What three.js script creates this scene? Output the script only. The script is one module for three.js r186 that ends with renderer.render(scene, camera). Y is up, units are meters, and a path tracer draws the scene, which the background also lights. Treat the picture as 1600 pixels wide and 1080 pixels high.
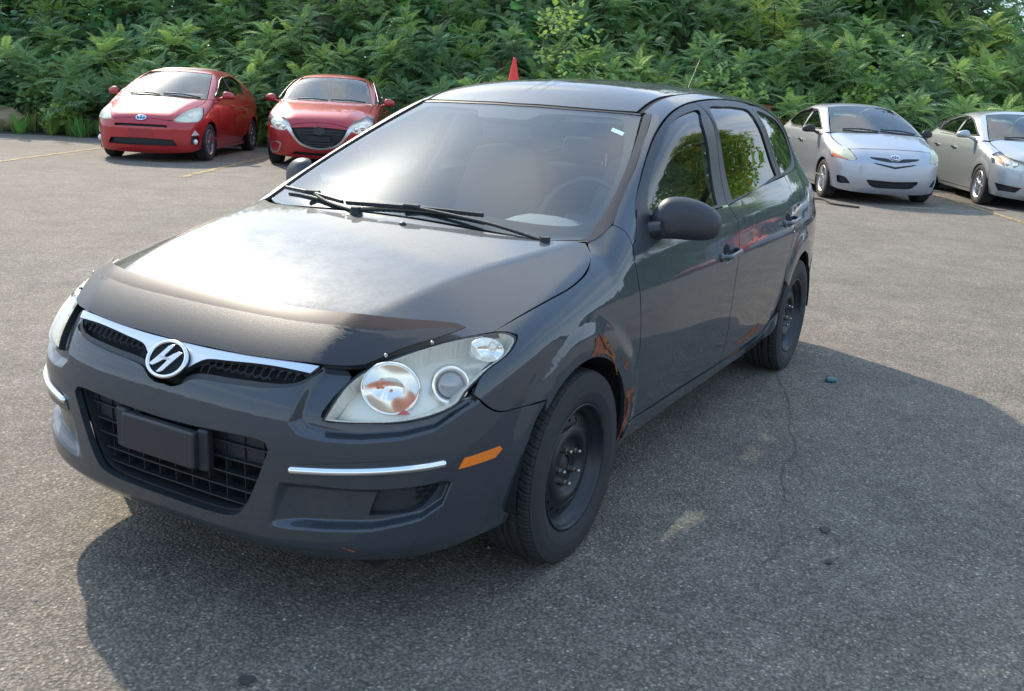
import * as THREE from 'three';
import { mergeGeometries } from 'three/addons/utils/BufferGeometryUtils.js';
import { RoundedBoxGeometry } from 'three/addons/geometries/RoundedBoxGeometry.js';
import { createNoise2D, createNoise3D } from 'simplex-noise';

// ---------- camera, sky, sun, exposure ----------
const scene = new THREE.Scene();
const camera = new THREE.PerspectiveCamera(39.93, 1600 / 1080, 0.1, 400);
{
  const yaw = 3.6511, pitch = -0.2656, roll = 0.0509;
  camera.position.set(2.0229, 1.4521, 2.5435);
  const d = new THREE.Vector3(Math.sin(yaw) * Math.cos(pitch), Math.sin(pitch), Math.cos(yaw) * Math.cos(pitch));
  const r = new THREE.Vector3().crossVectors(d, new THREE.Vector3(0, 1, 0)).normalize(), u = new THREE.Vector3().crossVectors(r, d);
  camera.up.copy(u).multiplyScalar(Math.cos(roll)).addScaledVector(r, -Math.sin(roll));
  camera.lookAt(camera.position.clone().add(d));
}
const SUN = new THREE.Vector3(-0.715, 0.575, -0.40).normalize();
const renderer = new THREE.WebGLRenderer();
renderer.toneMapping = THREE.LinearToneMapping;
renderer.toneMappingExposure = 1.78;
renderer.shadowMap.enabled = true;
const sun = new THREE.DirectionalLight(new THREE.Color(1, 0.89, 0.74), 3.5);
sun.position.copy(SUN).multiplyScalar(60); sun.castShadow = true; sun.shadow.radius = 1.6;
Object.assign(sun.shadow.camera, { left: -30, right: 30, top: 30, bottom: -30, near: 1, far: 150 });
sun.shadow.mapSize.set(2048, 2048);
scene.add(sun, sun.target);

// ---------- small maths ----------
const clamp = (x, a = 0, b = 1) => Math.min(b, Math.max(a, x));
const lerp = (a, b, t) => a + (b - a) * t;
const sstep = (a, b, x) => { const t = clamp((x - a) / (b - a)); return t * t * (3 - 2 * t); };
const smax = (a, b, k) => { const h = Math.max(k - Math.abs(a - b), 0) / k; return Math.max(a, b) + h * h * k * 0.25; };
const smin = (a, b, k) => -smax(-a, -b, k);
// monotone cubic through points, straight beyond the ends
function curve(pts) {
  const n = pts.length, x = pts.map((p) => p[0]), y = pts.map((p) => p[1]), d = [], m = [];
  for (let i = 0; i < n - 1; i++) d.push((y[i + 1] - y[i]) / (x[i + 1] - x[i]));
  for (let i = 0; i < n; i++) {
    if (i === 0) m.push(d[0]); else if (i === n - 1) m.push(d[n - 2]);
    else if (d[i - 1] * d[i] <= 0) m.push(0);
    else { const h0 = x[i] - x[i - 1], h1 = x[i + 1] - x[i], w1 = 2 * h1 + h0, w2 = h1 + 2 * h0; m.push((w1 + w2) / (w1 / d[i - 1] + w2 / d[i])); }
  }
  return (v) => {
    if (v <= x[0]) return y[0] + m[0] * (v - x[0]);
    if (v >= x[n - 1]) return y[n - 1] + m[n - 1] * (v - x[n - 1]);
    let i = 0; while (v > x[i + 1]) i++;
    const h = x[i + 1] - x[i], t = (v - x[i]) / h, t2 = t * t, t3 = t2 * t;
    return y[i] * (2 * t3 - 3 * t2 + 1) + h * m[i] * (t3 - 2 * t2 + t) + y[i + 1] * (3 * t2 - 2 * t3) + h * m[i + 1] * (t3 - t2);
  };
}
let seedState = 12345;
const rnd = () => { seedState = (seedState * 1664525 + 1013904223) >>> 0; return seedState / 4294967296; };
const rr = (a, b) => a + (b - a) * rnd();
const noise2 = createNoise2D(rnd), noise3 = createNoise3D(rnd);
const fbm = (x, y, n = 4) => { let s = 0, a = 0.5; for (let i = 0; i < n; i++) { s += a * noise2(x, y); x = x * 2.03 + 5.1; y = y * 2.03 - 3.7; a *= 0.5; } return s; };

{ // a pale late-summer sky with thin streaked cloud and a bright haze round the sun
  const w = 1024, h = 512, data = new Float32Array(w * h * 4), v = new THREE.Vector3();
  for (let j = 0; j < h; j++) for (let i = 0; i < w; i++) {
    const th = (j + 0.5) / h * Math.PI - Math.PI / 2, ph = (i + 0.5) / w * 2 * Math.PI - Math.PI;
    v.set(Math.cos(th) * Math.cos(ph), Math.sin(th), Math.cos(th) * Math.sin(ph));
    const up = Math.max(v.y, 0), mu = v.dot(SUN);
    const t = Math.pow(1 - up, 3.2);
    let r = lerp(0.20, 0.56, t), g = lerp(0.36, 0.70, t), b = lerp(0.70, 0.92, t);
    const halo = 0.14 * Math.exp(-(1 - mu) * 3.6) + 0.40 * Math.exp(-(1 - mu) * 14) + 3 * Math.exp(-(1 - mu) * 130);
    r += halo * 1.0; g += halo * 0.96; b += halo * 0.88;
    const k = 1 / (up + 0.16), px = v.x * k, pz = v.z * k, q = px * 0.8 + pz * 0.6, p2 = -px * 0.6 + pz * 0.8;
    const wisp = sstep(-0.02, 0.55, fbm(q * 0.40 + 0.35 * noise2(px * 0.4, pz * 0.4), p2 * 1.3, 3) + 0.18 * noise2(px * 0.3 + 7, pz * 0.3)) * sstep(0.0, 0.12, up);
    const cl = wisp * (0.34 + 0.25 * Math.exp(-(1 - mu) * 2.2));
    const lum = 0.86 + 0.30 * Math.exp(-(1 - mu) * 3);
    r = lerp(r, lum, cl); g = lerp(g, lum * 0.985, cl); b = lerp(b, lum * 0.97, cl);
    if (v.y < 0) { const s = sstep(0, -0.08, v.y); r = lerp(r, 0.22, s); g = lerp(g, 0.21, s); b = lerp(b, 0.19, s); }
    const o = (j * w + i) * 4; data[o] = r * 1.30; data[o + 1] = g * 1.26; data[o + 2] = b * 1.12; data[o + 3] = 1;
  }
  const sky = new THREE.DataTexture(data, w, h, THREE.RGBAFormat, THREE.FloatType);
  sky.mapping = THREE.EquirectangularReflectionMapping; sky.magFilter = THREE.LinearFilter; sky.needsUpdate = true;
  scene.background = sky; scene.environment = sky;
  scene.backgroundIntensity = 1; scene.environmentIntensity = 1;
}
// ---------- builders ----------
const V = (x, y, z) => new THREE.Vector3(x, y, z);
const used = new Map();
function numbered(name) { const n = used.get(name) ?? 0; used.set(name, n + 1); return n ? name + '_' + String(n).padStart(3, '0') : name; }
function tag(o, label, category, group, kind) {
  if (label) o.userData.label = label; if (category) o.userData.category = category;
  if (group) o.userData.group = group; if (kind) o.userData.kind = kind;
  return o;
}
function thing(name, label, category, pos = [0, 0, 0], turn = 0, group) {
  const o = new THREE.Group(); o.name = numbered(name); o.position.set(...pos); o.rotation.y = turn; scene.add(o);
  return tag(o, label, category, group);
}
function part(name, geo, mat, parent) {
  if (Array.isArray(geo)) geo = join(geo);
  const m = new THREE.Mesh(geo, mat); m.name = parent === scene ? numbered(name) : name; m.castShadow = m.receiveShadow = true; parent.add(m); return m;
}
function join(list) {
  const keep = ['position', 'normal', 'uv'], out = list.filter(Boolean).map((g) => {
    g = g.index ? g.toNonIndexed() : g.clone();
    for (const k of Object.keys(g.attributes)) if (!keep.includes(k)) g.deleteAttribute(k);
    if (!g.attributes.uv) g.setAttribute('uv', new THREE.BufferAttribute(new Float32Array(g.attributes.position.count * 2), 2));
    if (!g.attributes.normal) g.computeVertexNormals();
    return g;
  });
  return out.length === 1 ? out[0] : mergeGeometries(out);
}
const moved = (g, x, y, z, rx = 0, ry = 0, rz = 0, s = 1) => {
  const m = new THREE.Matrix4().compose(V(x, y, z), new THREE.Quaternion().setFromEuler(new THREE.Euler(rx, ry, rz, 'YXZ')), Array.isArray(s) ? V(...s) : V(s, s, s));
  return g.clone().applyMatrix4(m);
};
// the mirror image across x = 0
function mirrored(g) {
  g = g.clone(); const p = g.attributes.position, n = g.attributes.normal;
  for (let i = 0; i < p.count; i++) { p.setX(i, -p.getX(i)); if (n) n.setX(i, -n.getX(i)); }
  if (g.index) { const a = g.index.array; for (let i = 0; i < a.length; i += 3) { const t = a[i]; a[i] = a[i + 1]; a[i + 1] = t; } } else {
    for (const k of Object.keys(g.attributes)) { const at = g.attributes[k], s = at.itemSize, a = at.array; for (let i = 0; i < at.count; i += 3) for (let c = 0; c < s; c++) { const t = a[i * s + c]; a[i * s + c] = a[(i + 1) * s + c]; a[(i + 1) * s + c] = t; } }
  }
  return g;
}
const both = (g) => join([g, mirrored(g)]);
const box = (w, h, d, r = 0.004) => new RoundedBoxGeometry(w, h, d, 2, Math.min(r, w / 2.01, h / 2.01, d / 2.01));
const tube = (pts, r, seg = 24, n = 8, closed = false) => new THREE.TubeGeometry(new THREE.CatmullRomCurve3(pts.map((p) => V(...p)), closed, 'centripetal'), seg, r, n, closed);
const lathe = (prof, n = 48) => new THREE.LatheGeometry(prof.map((p) => new THREE.Vector2(p[0], p[1])), n);
// a lathe about the x axis, profile [radius, x]
const wheelLathe = (prof, n = 48) => { const g = lathe(prof, n); g.rotateZ(-Math.PI / 2); return g; };

// Smooth closed outline through points; a 4th entry 1 makes a sharp corner. Returns points about `step` apart.
function outline(pts, step) {
  const n = pts.length, out = [];
  const P = (i) => pts[(i + n) % n];
  for (let i = 0; i < n; i++) {
    const a = P(i), b = P(i + 1), len = Math.hypot(b[0] - a[0], b[1] - a[1], b[2] - a[2]), k = Math.max(1, Math.ceil(len / step));
    const pa = a[3] ? [0, 1, 2].map((c) => 2 * a[c] - b[c]) : P(i - 1), nb = b[3] ? [0, 1, 2].map((c) => 2 * b[c] - a[c]) : P(i + 2);
    const d0 = Math.sqrt(Math.max(1e-6, Math.hypot(a[0] - pa[0], a[1] - pa[1], a[2] - pa[2]))), d1 = Math.sqrt(Math.max(1e-6, len)), d2 = Math.sqrt(Math.max(1e-6, Math.hypot(nb[0] - b[0], nb[1] - b[1], nb[2] - b[2])));
    for (let j = 0; j < k; j++) {
      const t = j / k, o = [];
      for (let c = 0; c < 3; c++) {
        const m1 = d1 * ((a[c] - pa[c]) / d0 - (b[c] - pa[c]) / (d0 + d1) + (b[c] - a[c]) / d1), m2 = d1 * ((b[c] - a[c]) / d1 - (nb[c] - a[c]) / (d1 + d2) + (nb[c] - b[c]) / d2);
        const t2 = t * t, t3 = t2 * t;
        o.push((2 * t3 - 3 * t2 + 1) * a[c] + (t3 - 2 * t2 + t) * m1 + (3 * t2 - 2 * t3) * b[c] + (t3 - t2) * m2);
      }
      out.push(o);
    }
  }
  return out;
}
const mm = (list) => list.map((p) => [p[0] / 1000, p[1] / 1000, p[2] / 1000, p[3] || 0]);
function gradient(form, x, y, z, e = 0.0025) {
  const gx = form(x + e, y, z) - form(x - e, y, z), gy = form(x, y + e, z) - form(x, y - e, z), gz = form(x, y, z + e) - form(x, y, z - e), l = Math.hypot(gx, gy, gz) || 1;
  return [gx / l, gy / l, gz / l];
}
// A sheet-metal panel: the region of the form's surface inside an outline (millimetres), seen along dir; its edges are turned inwards.
function panel(form, pts, o = {}) {
  const { dir = [1, 0, 0], holes = [], step = 0.03, off = 0, flange = 0.014, reach = 0.7, fine } = o;
  const d = V(...dir).normalize(), u = new THREE.Vector3().crossVectors(Math.abs(d.y) > 0.9 ? V(0, 0, 1) : V(0, 1, 0), d).normalize(), v = new THREE.Vector3().crossVectors(d, u);
  const flat = (list) => outline(mm(list), step).map((p) => new THREE.Vector2(p[0] * u.x + p[1] * u.y + p[2] * u.z, p[0] * v.x + p[1] * v.y + p[2] * v.z));
  let c0 = 0; const raw = mm(pts); for (const p of raw) c0 += (p[0] * d.x + p[1] * d.y + p[2] * d.z) / raw.length;
  let ring = flat(o.centre ? centred(form, pts) : pts), cuts = holes.map(flat);
  if (THREE.ShapeUtils.area(ring) < 0) ring.reverse();
  cuts = cuts.map((h) => (THREE.ShapeUtils.area(h) > 0 ? h.reverse() : h));
  const P = [...ring, ...cuts.flat()];
  let tris = THREE.ShapeUtils.triangulateShape(ring, cuts);
  const edges = []; { let s = 0; for (const r of [ring, ...cuts]) { for (let i = 0; i < r.length; i++) edges.push([s + i, s + (i + 1) % r.length]); s += r.length; } }
  // cut long edges in two until all are short; shared edges are cut once, so no cracks
  const at = new Map();
  const place = (p) => {
    const key = p; if (at.has(key)) return at.get(key);
    const b = [u.x * p.x + v.x * p.y, u.y * p.x + v.y * p.y, u.z * p.x + v.z * p.y];
    const F = (t) => form(b[0] + d.x * t, b[1] + d.y * t, b[2] + d.z * t) - off;
    let t1 = c0 + reach, hit = null;
    for (let t = t1 - 0.02; t > c0 - reach; t -= 0.02) if (F(t) < 0) { hit = t; break; }
    let r; if (hit === null) { let best = 1e9, bt = c0; for (let t = c0 + reach; t > c0 - reach; t -= 0.01) { const f = Math.abs(F(t)); if (f < best) { best = f; bt = t; } } r = bt; } else { let a = hit + 0.02, z = hit; for (let i = 0; i < 18; i++) { const m = (a + z) / 2; if (F(m) < 0) z = m; else a = m; } r = z; }
    const q = [b[0] + d.x * r, b[1] + d.y * r, b[2] + d.z * r]; at.set(key, q); return q;
  };
  const key = (a, b) => (a < b ? a * 1e6 + b : b * 1e6 + a), edgeSet = new Set(edges.map((e) => key(...e)));
  for (let pass = 0; pass < 12; pass++) {
    const mid = new Map();
    let any = false;
    const cut = (a, b) => {
      const k = key(a, b); if (mid.has(k)) return mid.get(k);
      const A = P[a], B = P[b], lim = fine ? fine(place(A), place(B), step) : step;
      let m = -1;
      if (A.distanceTo(B) > lim * 1.35 && !edgeSet.has(k)) { P.push(new THREE.Vector2((A.x + B.x) / 2, (A.y + B.y) / 2)); m = P.length - 1; any = true; }
      mid.set(k, m); return m;
    };
    const next = [];
    for (const [a, b, c] of tris) {
      const ab = cut(a, b), bc = cut(b, c), ca = cut(c, a), n = (ab >= 0) + (bc >= 0) + (ca >= 0);
      if (n === 0) next.push([a, b, c]);
      else if (n === 3) next.push([a, ab, ca], [ab, b, bc], [ca, bc, c], [ab, bc, ca]);
      else if (n === 1) { if (ab >= 0) next.push([a, ab, c], [ab, b, c]); else if (bc >= 0) next.push([a, b, bc], [a, bc, c]); else next.push([a, b, ca], [ca, b, c]); } else if (ab < 0) next.push([c, ca, bc], [a, b, bc], [a, bc, ca]);
      else if (bc < 0) next.push([a, ab, ca], [b, c, ca], [b, ca, ab]);
      else next.push([b, bc, ab], [a, ab, bc], [a, bc, c]);
    }
    tris = next; if (!any) break;
  }
  const pos = [], nor = [], uv = [], idx = [], lift = o.lift;
  const N = P.map((p) => gradient(form, ...place(p)));
  const Q = P.map((p, i) => { const q = place(p); if (!lift) return q; const k = lift(q[0], q[1], q[2]); return [q[0] + N[i][0] * k, q[1] + N[i][1] * k, q[2] + N[i][2] * k]; });
  P.forEach((p, i) => { pos.push(...Q[i]); nor.push(...N[i]); uv.push(p.x, p.y); });
  for (const t of tris) idx.push(...t);
  if (flange) for (const [a, b] of edges) {
    if (Math.abs(Q[a][0]) < 0.002 && Math.abs(Q[b][0]) < 0.002) continue;
    const s = pos.length / 3, e = [0, 1, 2].map((k) => Q[b][k] - Q[a][k]);
    for (const [i, k] of [[a, 0], [b, 0], [b, 1], [a, 1]]) {
      const n = N[i], w = [e[1] * n[2] - e[2] * n[1], e[2] * n[0] - e[0] * n[2], e[0] * n[1] - e[1] * n[0]], l = Math.hypot(...w) || 1;
      for (let c = 0; c < 3; c++) pos.push(Q[i][c] - (k ? n[c] * flange : 0));
      for (let c = 0; c < 3; c++) nor.push(w[c] / l);
      uv.push(P[i].x, P[i].y);
    }
    idx.push(s, s + 2, s + 1, s, s + 3, s + 2);
  }
  const g = new THREE.BufferGeometry();
  g.setAttribute('position', new THREE.Float32BufferAttribute(pos, 3)); g.setAttribute('normal', new THREE.Float32BufferAttribute(nor, 3)); g.setAttribute('uv', new THREE.Float32BufferAttribute(uv, 2)); g.setIndex(idx);
  return g;
}

// points of the form's centre line between neighbouring outline points that both lie on it
function centred(form, pts) {
  const out = [];
  pts.forEach((p, i) => { out.push(p); const q = pts[(i + 1) % pts.length]; if (p[0] === 0 && q[0] === 0) { const n = Math.max(1, Math.ceil(Math.abs(p[1] - q[1]) / 18)); for (let k = 1; k < n; k++) { const y = lerp(p[1], q[1], k / n), h = onForm(form, 0, y / 1000, 0); if (h) out.push([0, y, h[2] * 1000, 1]); } } });
  return out;
}
// ---------- materials ----------
function tex(w, h, fill, srgb, rx = 1, ry = 1) { // fill(x, y) -> [r, g, b] in 0..1
  const a = new Uint8Array(w * h * 4);
  for (let j = 0; j < h; j++) for (let i = 0; i < w; i++) { const c = fill(i, j), o = (j * w + i) * 4; a[o] = clamp(c[0]) * 255; a[o + 1] = clamp(c[1]) * 255; a[o + 2] = clamp(c[2]) * 255; a[o + 3] = 255; }
  const t = new THREE.DataTexture(a, w, h, THREE.RGBAFormat); t.wrapS = t.wrapT = THREE.RepeatWrapping; t.magFilter = THREE.LinearFilter; t.repeat.set(rx, ry);
  if (srgb) t.colorSpace = THREE.SRGBColorSpace; t.needsUpdate = true; return t;
}
// tileable value noise
function tileNoise(n, cells, seed) {
  const g = new Float32Array(cells * cells); let s = seed; for (let i = 0; i < g.length; i++) { s = (s * 1664525 + 1013904223) >>> 0; g[i] = s / 4294967296; }
  const out = new Float32Array(n * n), k = cells / n;
  for (let j = 0; j < n; j++) for (let i = 0; i < n; i++) {
    const x = i * k, y = j * k, x0 = Math.floor(x), y0 = Math.floor(y), fx = x - x0, fy = y - y0, sx = fx * fx * (3 - 2 * fx), sy = fy * fy * (3 - 2 * fy), x1 = (x0 + 1) % cells, y1 = (y0 + 1) % cells;
    out[j * n + i] = lerp(lerp(g[y0 * cells + x0], g[y0 * cells + x1], sx), lerp(g[y1 * cells + x0], g[y1 * cells + x1], sx), sy);
  }
  return out;
}
const phys = (o) => new THREE.MeshPhysicalMaterial(o), std = (o) => new THREE.MeshStandardMaterial(o);
const lin = (r, g, b) => new THREE.Color().setRGB(r, g, b);
const M = {};
{
  const n = 512, a = tileNoise(n, 64, 3), b = tileNoise(n, 16, 5), c = tileNoise(n, 256, 9);
  M.filmRough = tex(n, n, (i, j) => { const k = j * n + i, v = 0.36 + 0.05 * b[k] + 0.04 * a[k] + 0.05 * c[k]; return [v, v, v]; }, false, 1.3, 1.3);
  M.coatRough = tex(n, n, (i, j) => { const k = j * n + i, v = 0.040 + 0.012 * b[k]; return [v, v, v]; }, false, 1.1, 1.1);
  M.grain = tex(n, n, (i, j) => { const v = c[j * n + i] * 0.7 + a[j * n + i] * 0.3; return [v, v, v]; }, false, 5, 5);
  M.rustMap = tex(n, n, (i, j) => { const k = j * n + i, v = 0.5 * a[k] + 0.3 * c[k] + 0.4 * b[k]; return v < 0.42 ? [0.20 + 0.25 * v, 0.11 + 0.15 * v, 0.08 + 0.1 * v] : [0.24 + 0.46 * v, 0.13 + 0.28 * v, 0.07 + 0.17 * v]; }, true, 6, 6);
  M.rustBump = tex(n, n, (i, j) => { const k = j * n + i, v = 0.6 * a[k] + 0.4 * c[k]; return [v, v, v]; }, false, 6, 6);
}
M.paint = phys({ color: lin(0.041, 0.050, 0.059), metalness: 0.50, specularIntensity: 0.6, roughness: 1, roughnessMap: M.filmRough, clearcoat: 1, clearcoatRoughness: 0.5, clearcoatRoughnessMap: M.coatRough });
M.paint.roughness = 1.45; M.paint.clearcoatRoughness = 1.0;
M.satin = std({ color: lin(0.022, 0.023, 0.026), roughness: 0.42 });
M.mirrorShell = std({ color: lin(0.030, 0.031, 0.034), roughness: 0.46, bumpMap: M.grain, bumpScale: 0.0002 });
M.blackPlastic = std({ color: lin(0.018, 0.019, 0.021), roughness: 0.55, bumpMap: M.grain, bumpScale: 0.0003 });
M.greyPlastic = std({ color: lin(0.022, 0.024, 0.027), roughness: 0.5, bumpMap: M.grain, bumpScale: 0.0002 });
M.brownTrim = std({ color: lin(0.035, 0.028, 0.024), roughness: 0.5 });
M.rubber = std({ color: lin(0.016, 0.016, 0.016), roughness: 0.8, bumpMap: M.grain, bumpScale: 0.0006 });
M.tyre = std({ color: lin(0.026, 0.025, 0.024), roughness: 0.78, bumpMap: M.grain, bumpScale: 0.0005 });
M.steelRim = std({ color: lin(0.008, 0.009, 0.011), roughness: 0.40 });
M.chrome = std({ color: lin(0.78, 0.79, 0.80), metalness: 1, roughness: 0.12 });
M.brushed = std({ color: lin(0.66, 0.67, 0.69), metalness: 1, roughness: 0.32 });
M.silverPaint = std({ color: lin(0.88, 0.85, 0.77), metalness: 0.4, roughness: 0.26 });
M.nut = std({ color: lin(0.45, 0.42, 0.37), metalness: 1, roughness: 0.35 });
M.rust = std({ map: M.rustMap, roughness: 0.92, bumpMap: M.rustBump, bumpScale: 0.003 });
M.voidBlack = std({ color: lin(0.006, 0.006, 0.006), roughness: 0.9 });
M.cabin = std({ color: lin(0.12, 0.122, 0.125), roughness: 0.85, bumpMap: M.grain, bumpScale: 0.0004 });
M.dash = std({ color: lin(0.15, 0.155, 0.16), roughness: 0.72, bumpMap: M.grain, bumpScale: 0.0004 });
M.headliner = std({ color: lin(0.32, 0.31, 0.30), roughness: 0.95 });
M.seat = std({ color: lin(0.12, 0.122, 0.128), roughness: 0.95, bumpMap: M.grain, bumpScale: 0.001 });
M.windscreen = phys({ color: lin(0.86, 0.95, 0.95), roughness: 0.0, transmission: 1, thickness: 0, ior: 1.84 });
M.rearGlass = phys({ color: lin(0.20, 0.24, 0.23), roughness: 0.0, transmission: 1, thickness: 0, ior: 1.6 });
M.sideGlass = phys({ color: lin(0.46, 0.53, 0.52), roughness: 0.0, transmission: 1, thickness: 0, ior: 1.6 });
M.tintGlass = phys({ color: lin(0.10, 0.12, 0.12), roughness: 0.0, transmission: 1, thickness: 0, ior: 1.6 });
M.lens = phys({ color: lin(0.98, 0.95, 0.89), roughness: 0.14, transmission: 1, thickness: 0, ior: 1.5 });
M.hazeLens = phys({ color: lin(0.90, 0.88, 0.78), roughness: 0.45, transmission: 0.75, thickness: 0, ior: 1.5 });
M.shield = phys({ color: lin(0.012, 0.012, 0.013), roughness: 0.42, clearcoat: 0.12, clearcoatRoughness: 0.25, bumpMap: M.grain, bumpScale: 0.0002 });
M.smoke = phys({ color: lin(0.075, 0.042, 0.026), roughness: 0.30, transmission: 0.35, thickness: 0, ior: 1.4 });
M.reflector = std({ color: lin(0.92, 0.91, 0.88), metalness: 1, roughness: 0.12 });
M.housing = std({ color: lin(0.90, 0.86, 0.77), metalness: 0.4, roughness: 0.22, bumpMap: M.rustBump, bumpScale: 0.003 });
M.amber = phys({ color: lin(0.85, 0.20, 0.015), roughness: 0.18, clearcoat: 0.6, clearcoatRoughness: 0.08 });
M.redTri = std({ color: lin(0.55, 0.06, 0.05), roughness: 0.4 });
M.projector = phys({ color: lin(0.30, 0.32, 0.34), roughness: 0.04, metalness: 0.3, clearcoat: 1, clearcoatRoughness: 0.02 });
M.paper = std({ color: lin(0.70, 0.74, 0.75), roughness: 0.7 });
// ---------- the wagon's outer form: x to its left, y up, z forward, front axle at z = 0 ----------
const AX_R = -2.70;
const W_plan = curve([[-3.75, 0.60], [-3.55, 0.735], [-3.3, 0.795], [-2.9, 0.850], [-2.4, 0.876], [-1.6, 0.880], [-0.8, 0.877], [-0.3, 0.870], [0.1, 0.862], [0.45, 0.845], [0.9, 0.82]]);
const W_sect = curve([[0.1, -0.095], [0.2, -0.062], [0.3, -0.036], [0.42, -0.014], [0.54, -0.003], [0.64, 0], [0.72, -0.001], [0.79, -0.007], [0.86, -0.024], [0.93, -0.044], [0.985, -0.067], [1.02, -0.088], [1.12, -0.135], [1.24, -0.177], [1.36, -0.219], [1.46, -0.272]]);
const W_hood = curve([[-0.5, 1.035], [-0.3, 1.005], [-0.1, 0.981], [0.1, 0.955], [0.3, 0.922], [0.5, 0.875], [0.65, 0.828], [0.78, 0.768], [0.9, 0.69]]);
const W_roof = curve([[-4, 1.26], [-3.5, 1.375], [-3.2, 1.436], [-2.8, 1.478], [-2.3, 1.502], [-1.9, 1.508], [-1.5, 1.494], [-1.2, 1.469], [-1.0, 1.442], [-0.8, 1.40]]);
const W_front = curve([[0.10, 0.665], [0.14, 0.712], [0.19, 0.785], [0.235, 0.848], [0.27, 0.870], [0.40, 0.873], [0.52, 0.874], [0.60, 0.864], [0.68, 0.838], [0.74, 0.802], [0.80, 0.745], [0.9, 0.6]]);
const soft = (v, w) => (v <= -w ? 0 : v >= w ? v : (v + w) * (v + w) / (4 * w));
function flare(z, y, z0) {
  const r = Math.hypot(z - z0, y - 0.32);
  return 0.014 * (1 - sstep(0.40, 0.47, r));
}
function wagonSide(z, y) {
  let s = W_plan(z) + W_sect(y) + flare(z, y, 0) * sstep(0.1, 0.3, y) + flare(z, y, AX_R) * sstep(0.1, 0.3, y);
  s -= 0.016 * sstep(0.33, 0.22, y) * sstep(0.3, -0.3, z) * sstep(-2.6, -2.2, z);     // rocker tucks under
  s -= 0.009 * sstep(-0.5, -1.0, z) * sstep(-2.4, -1.9, z) * sstep(0.60, 0.46, y) * sstep(0.2, 0.34, y);  // hollow in the lower doors
  s -= Math.max(0, -z - 2.4) * 0.06 * sstep(0.95, 1.4, y);                            // the tail of the cabin narrows
  return s;
}
const creaseX = (z) => lerp(0.45, 0.69, clamp((0.72 - z) / 1.0, -0.2, 1.1));
function wagonHood(z, x) {
  return W_hood(Math.max(z, -0.5)) - Math.max(0, -0.5 - z) - 0.05 * x * x - 0.30 * soft(x - creaseX(z), 0.02);
}
function wagonGlass(z, x) { return 0.985 - 0.485 * (z + 0.12) - 0.04 * (z + 0.12) * (z + 0.12) - 0.175 * x * x; }
function wagonRoof(z, x) { return W_roof(z) - 0.11 * x * x - 0.25 * x * x * x * x; }
function wagonTop(z, x) { return smax(wagonHood(z, x), smin(wagonGlass(z, x), wagonRoof(z, x), 0.05), 0.006); }
function wagonFront(x, y) {
  const q = Math.pow(clamp(x / (0.905 - 0.17 * sstep(0.29, 0.12, y)), 0, 0.9999), 3.35);
  return W_front(y) - 1.0 * (1 - Math.pow(1 - q, 1 / 3.35));
}
function wagonRear(x, y) { return -3.60 + 0.22 * x * x + 0.10 * sstep(0.62, 0.4, y) * 0 + sstep(0.9, 1.45, y) * 0.33; }
function wagonForm(x, y, z) {
  x = Math.abs(x);
  const gs = x - wagonSide(z, y);
  const gt = (y - wagonTop(z, x)) * 0.93;
  const gf = (z - wagonFront(x, y)) * 0.8;
  const gr = wagonRear(x, y) - z;
  const kst = lerp(0.07, 0.12, sstep(-0.9, -1.4, z));
  let f = smax(gs, gt, kst);
  f = smax(f, gf, 0.10);
  f = smax(f, gr, 0.12);
  return f;
}
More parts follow.
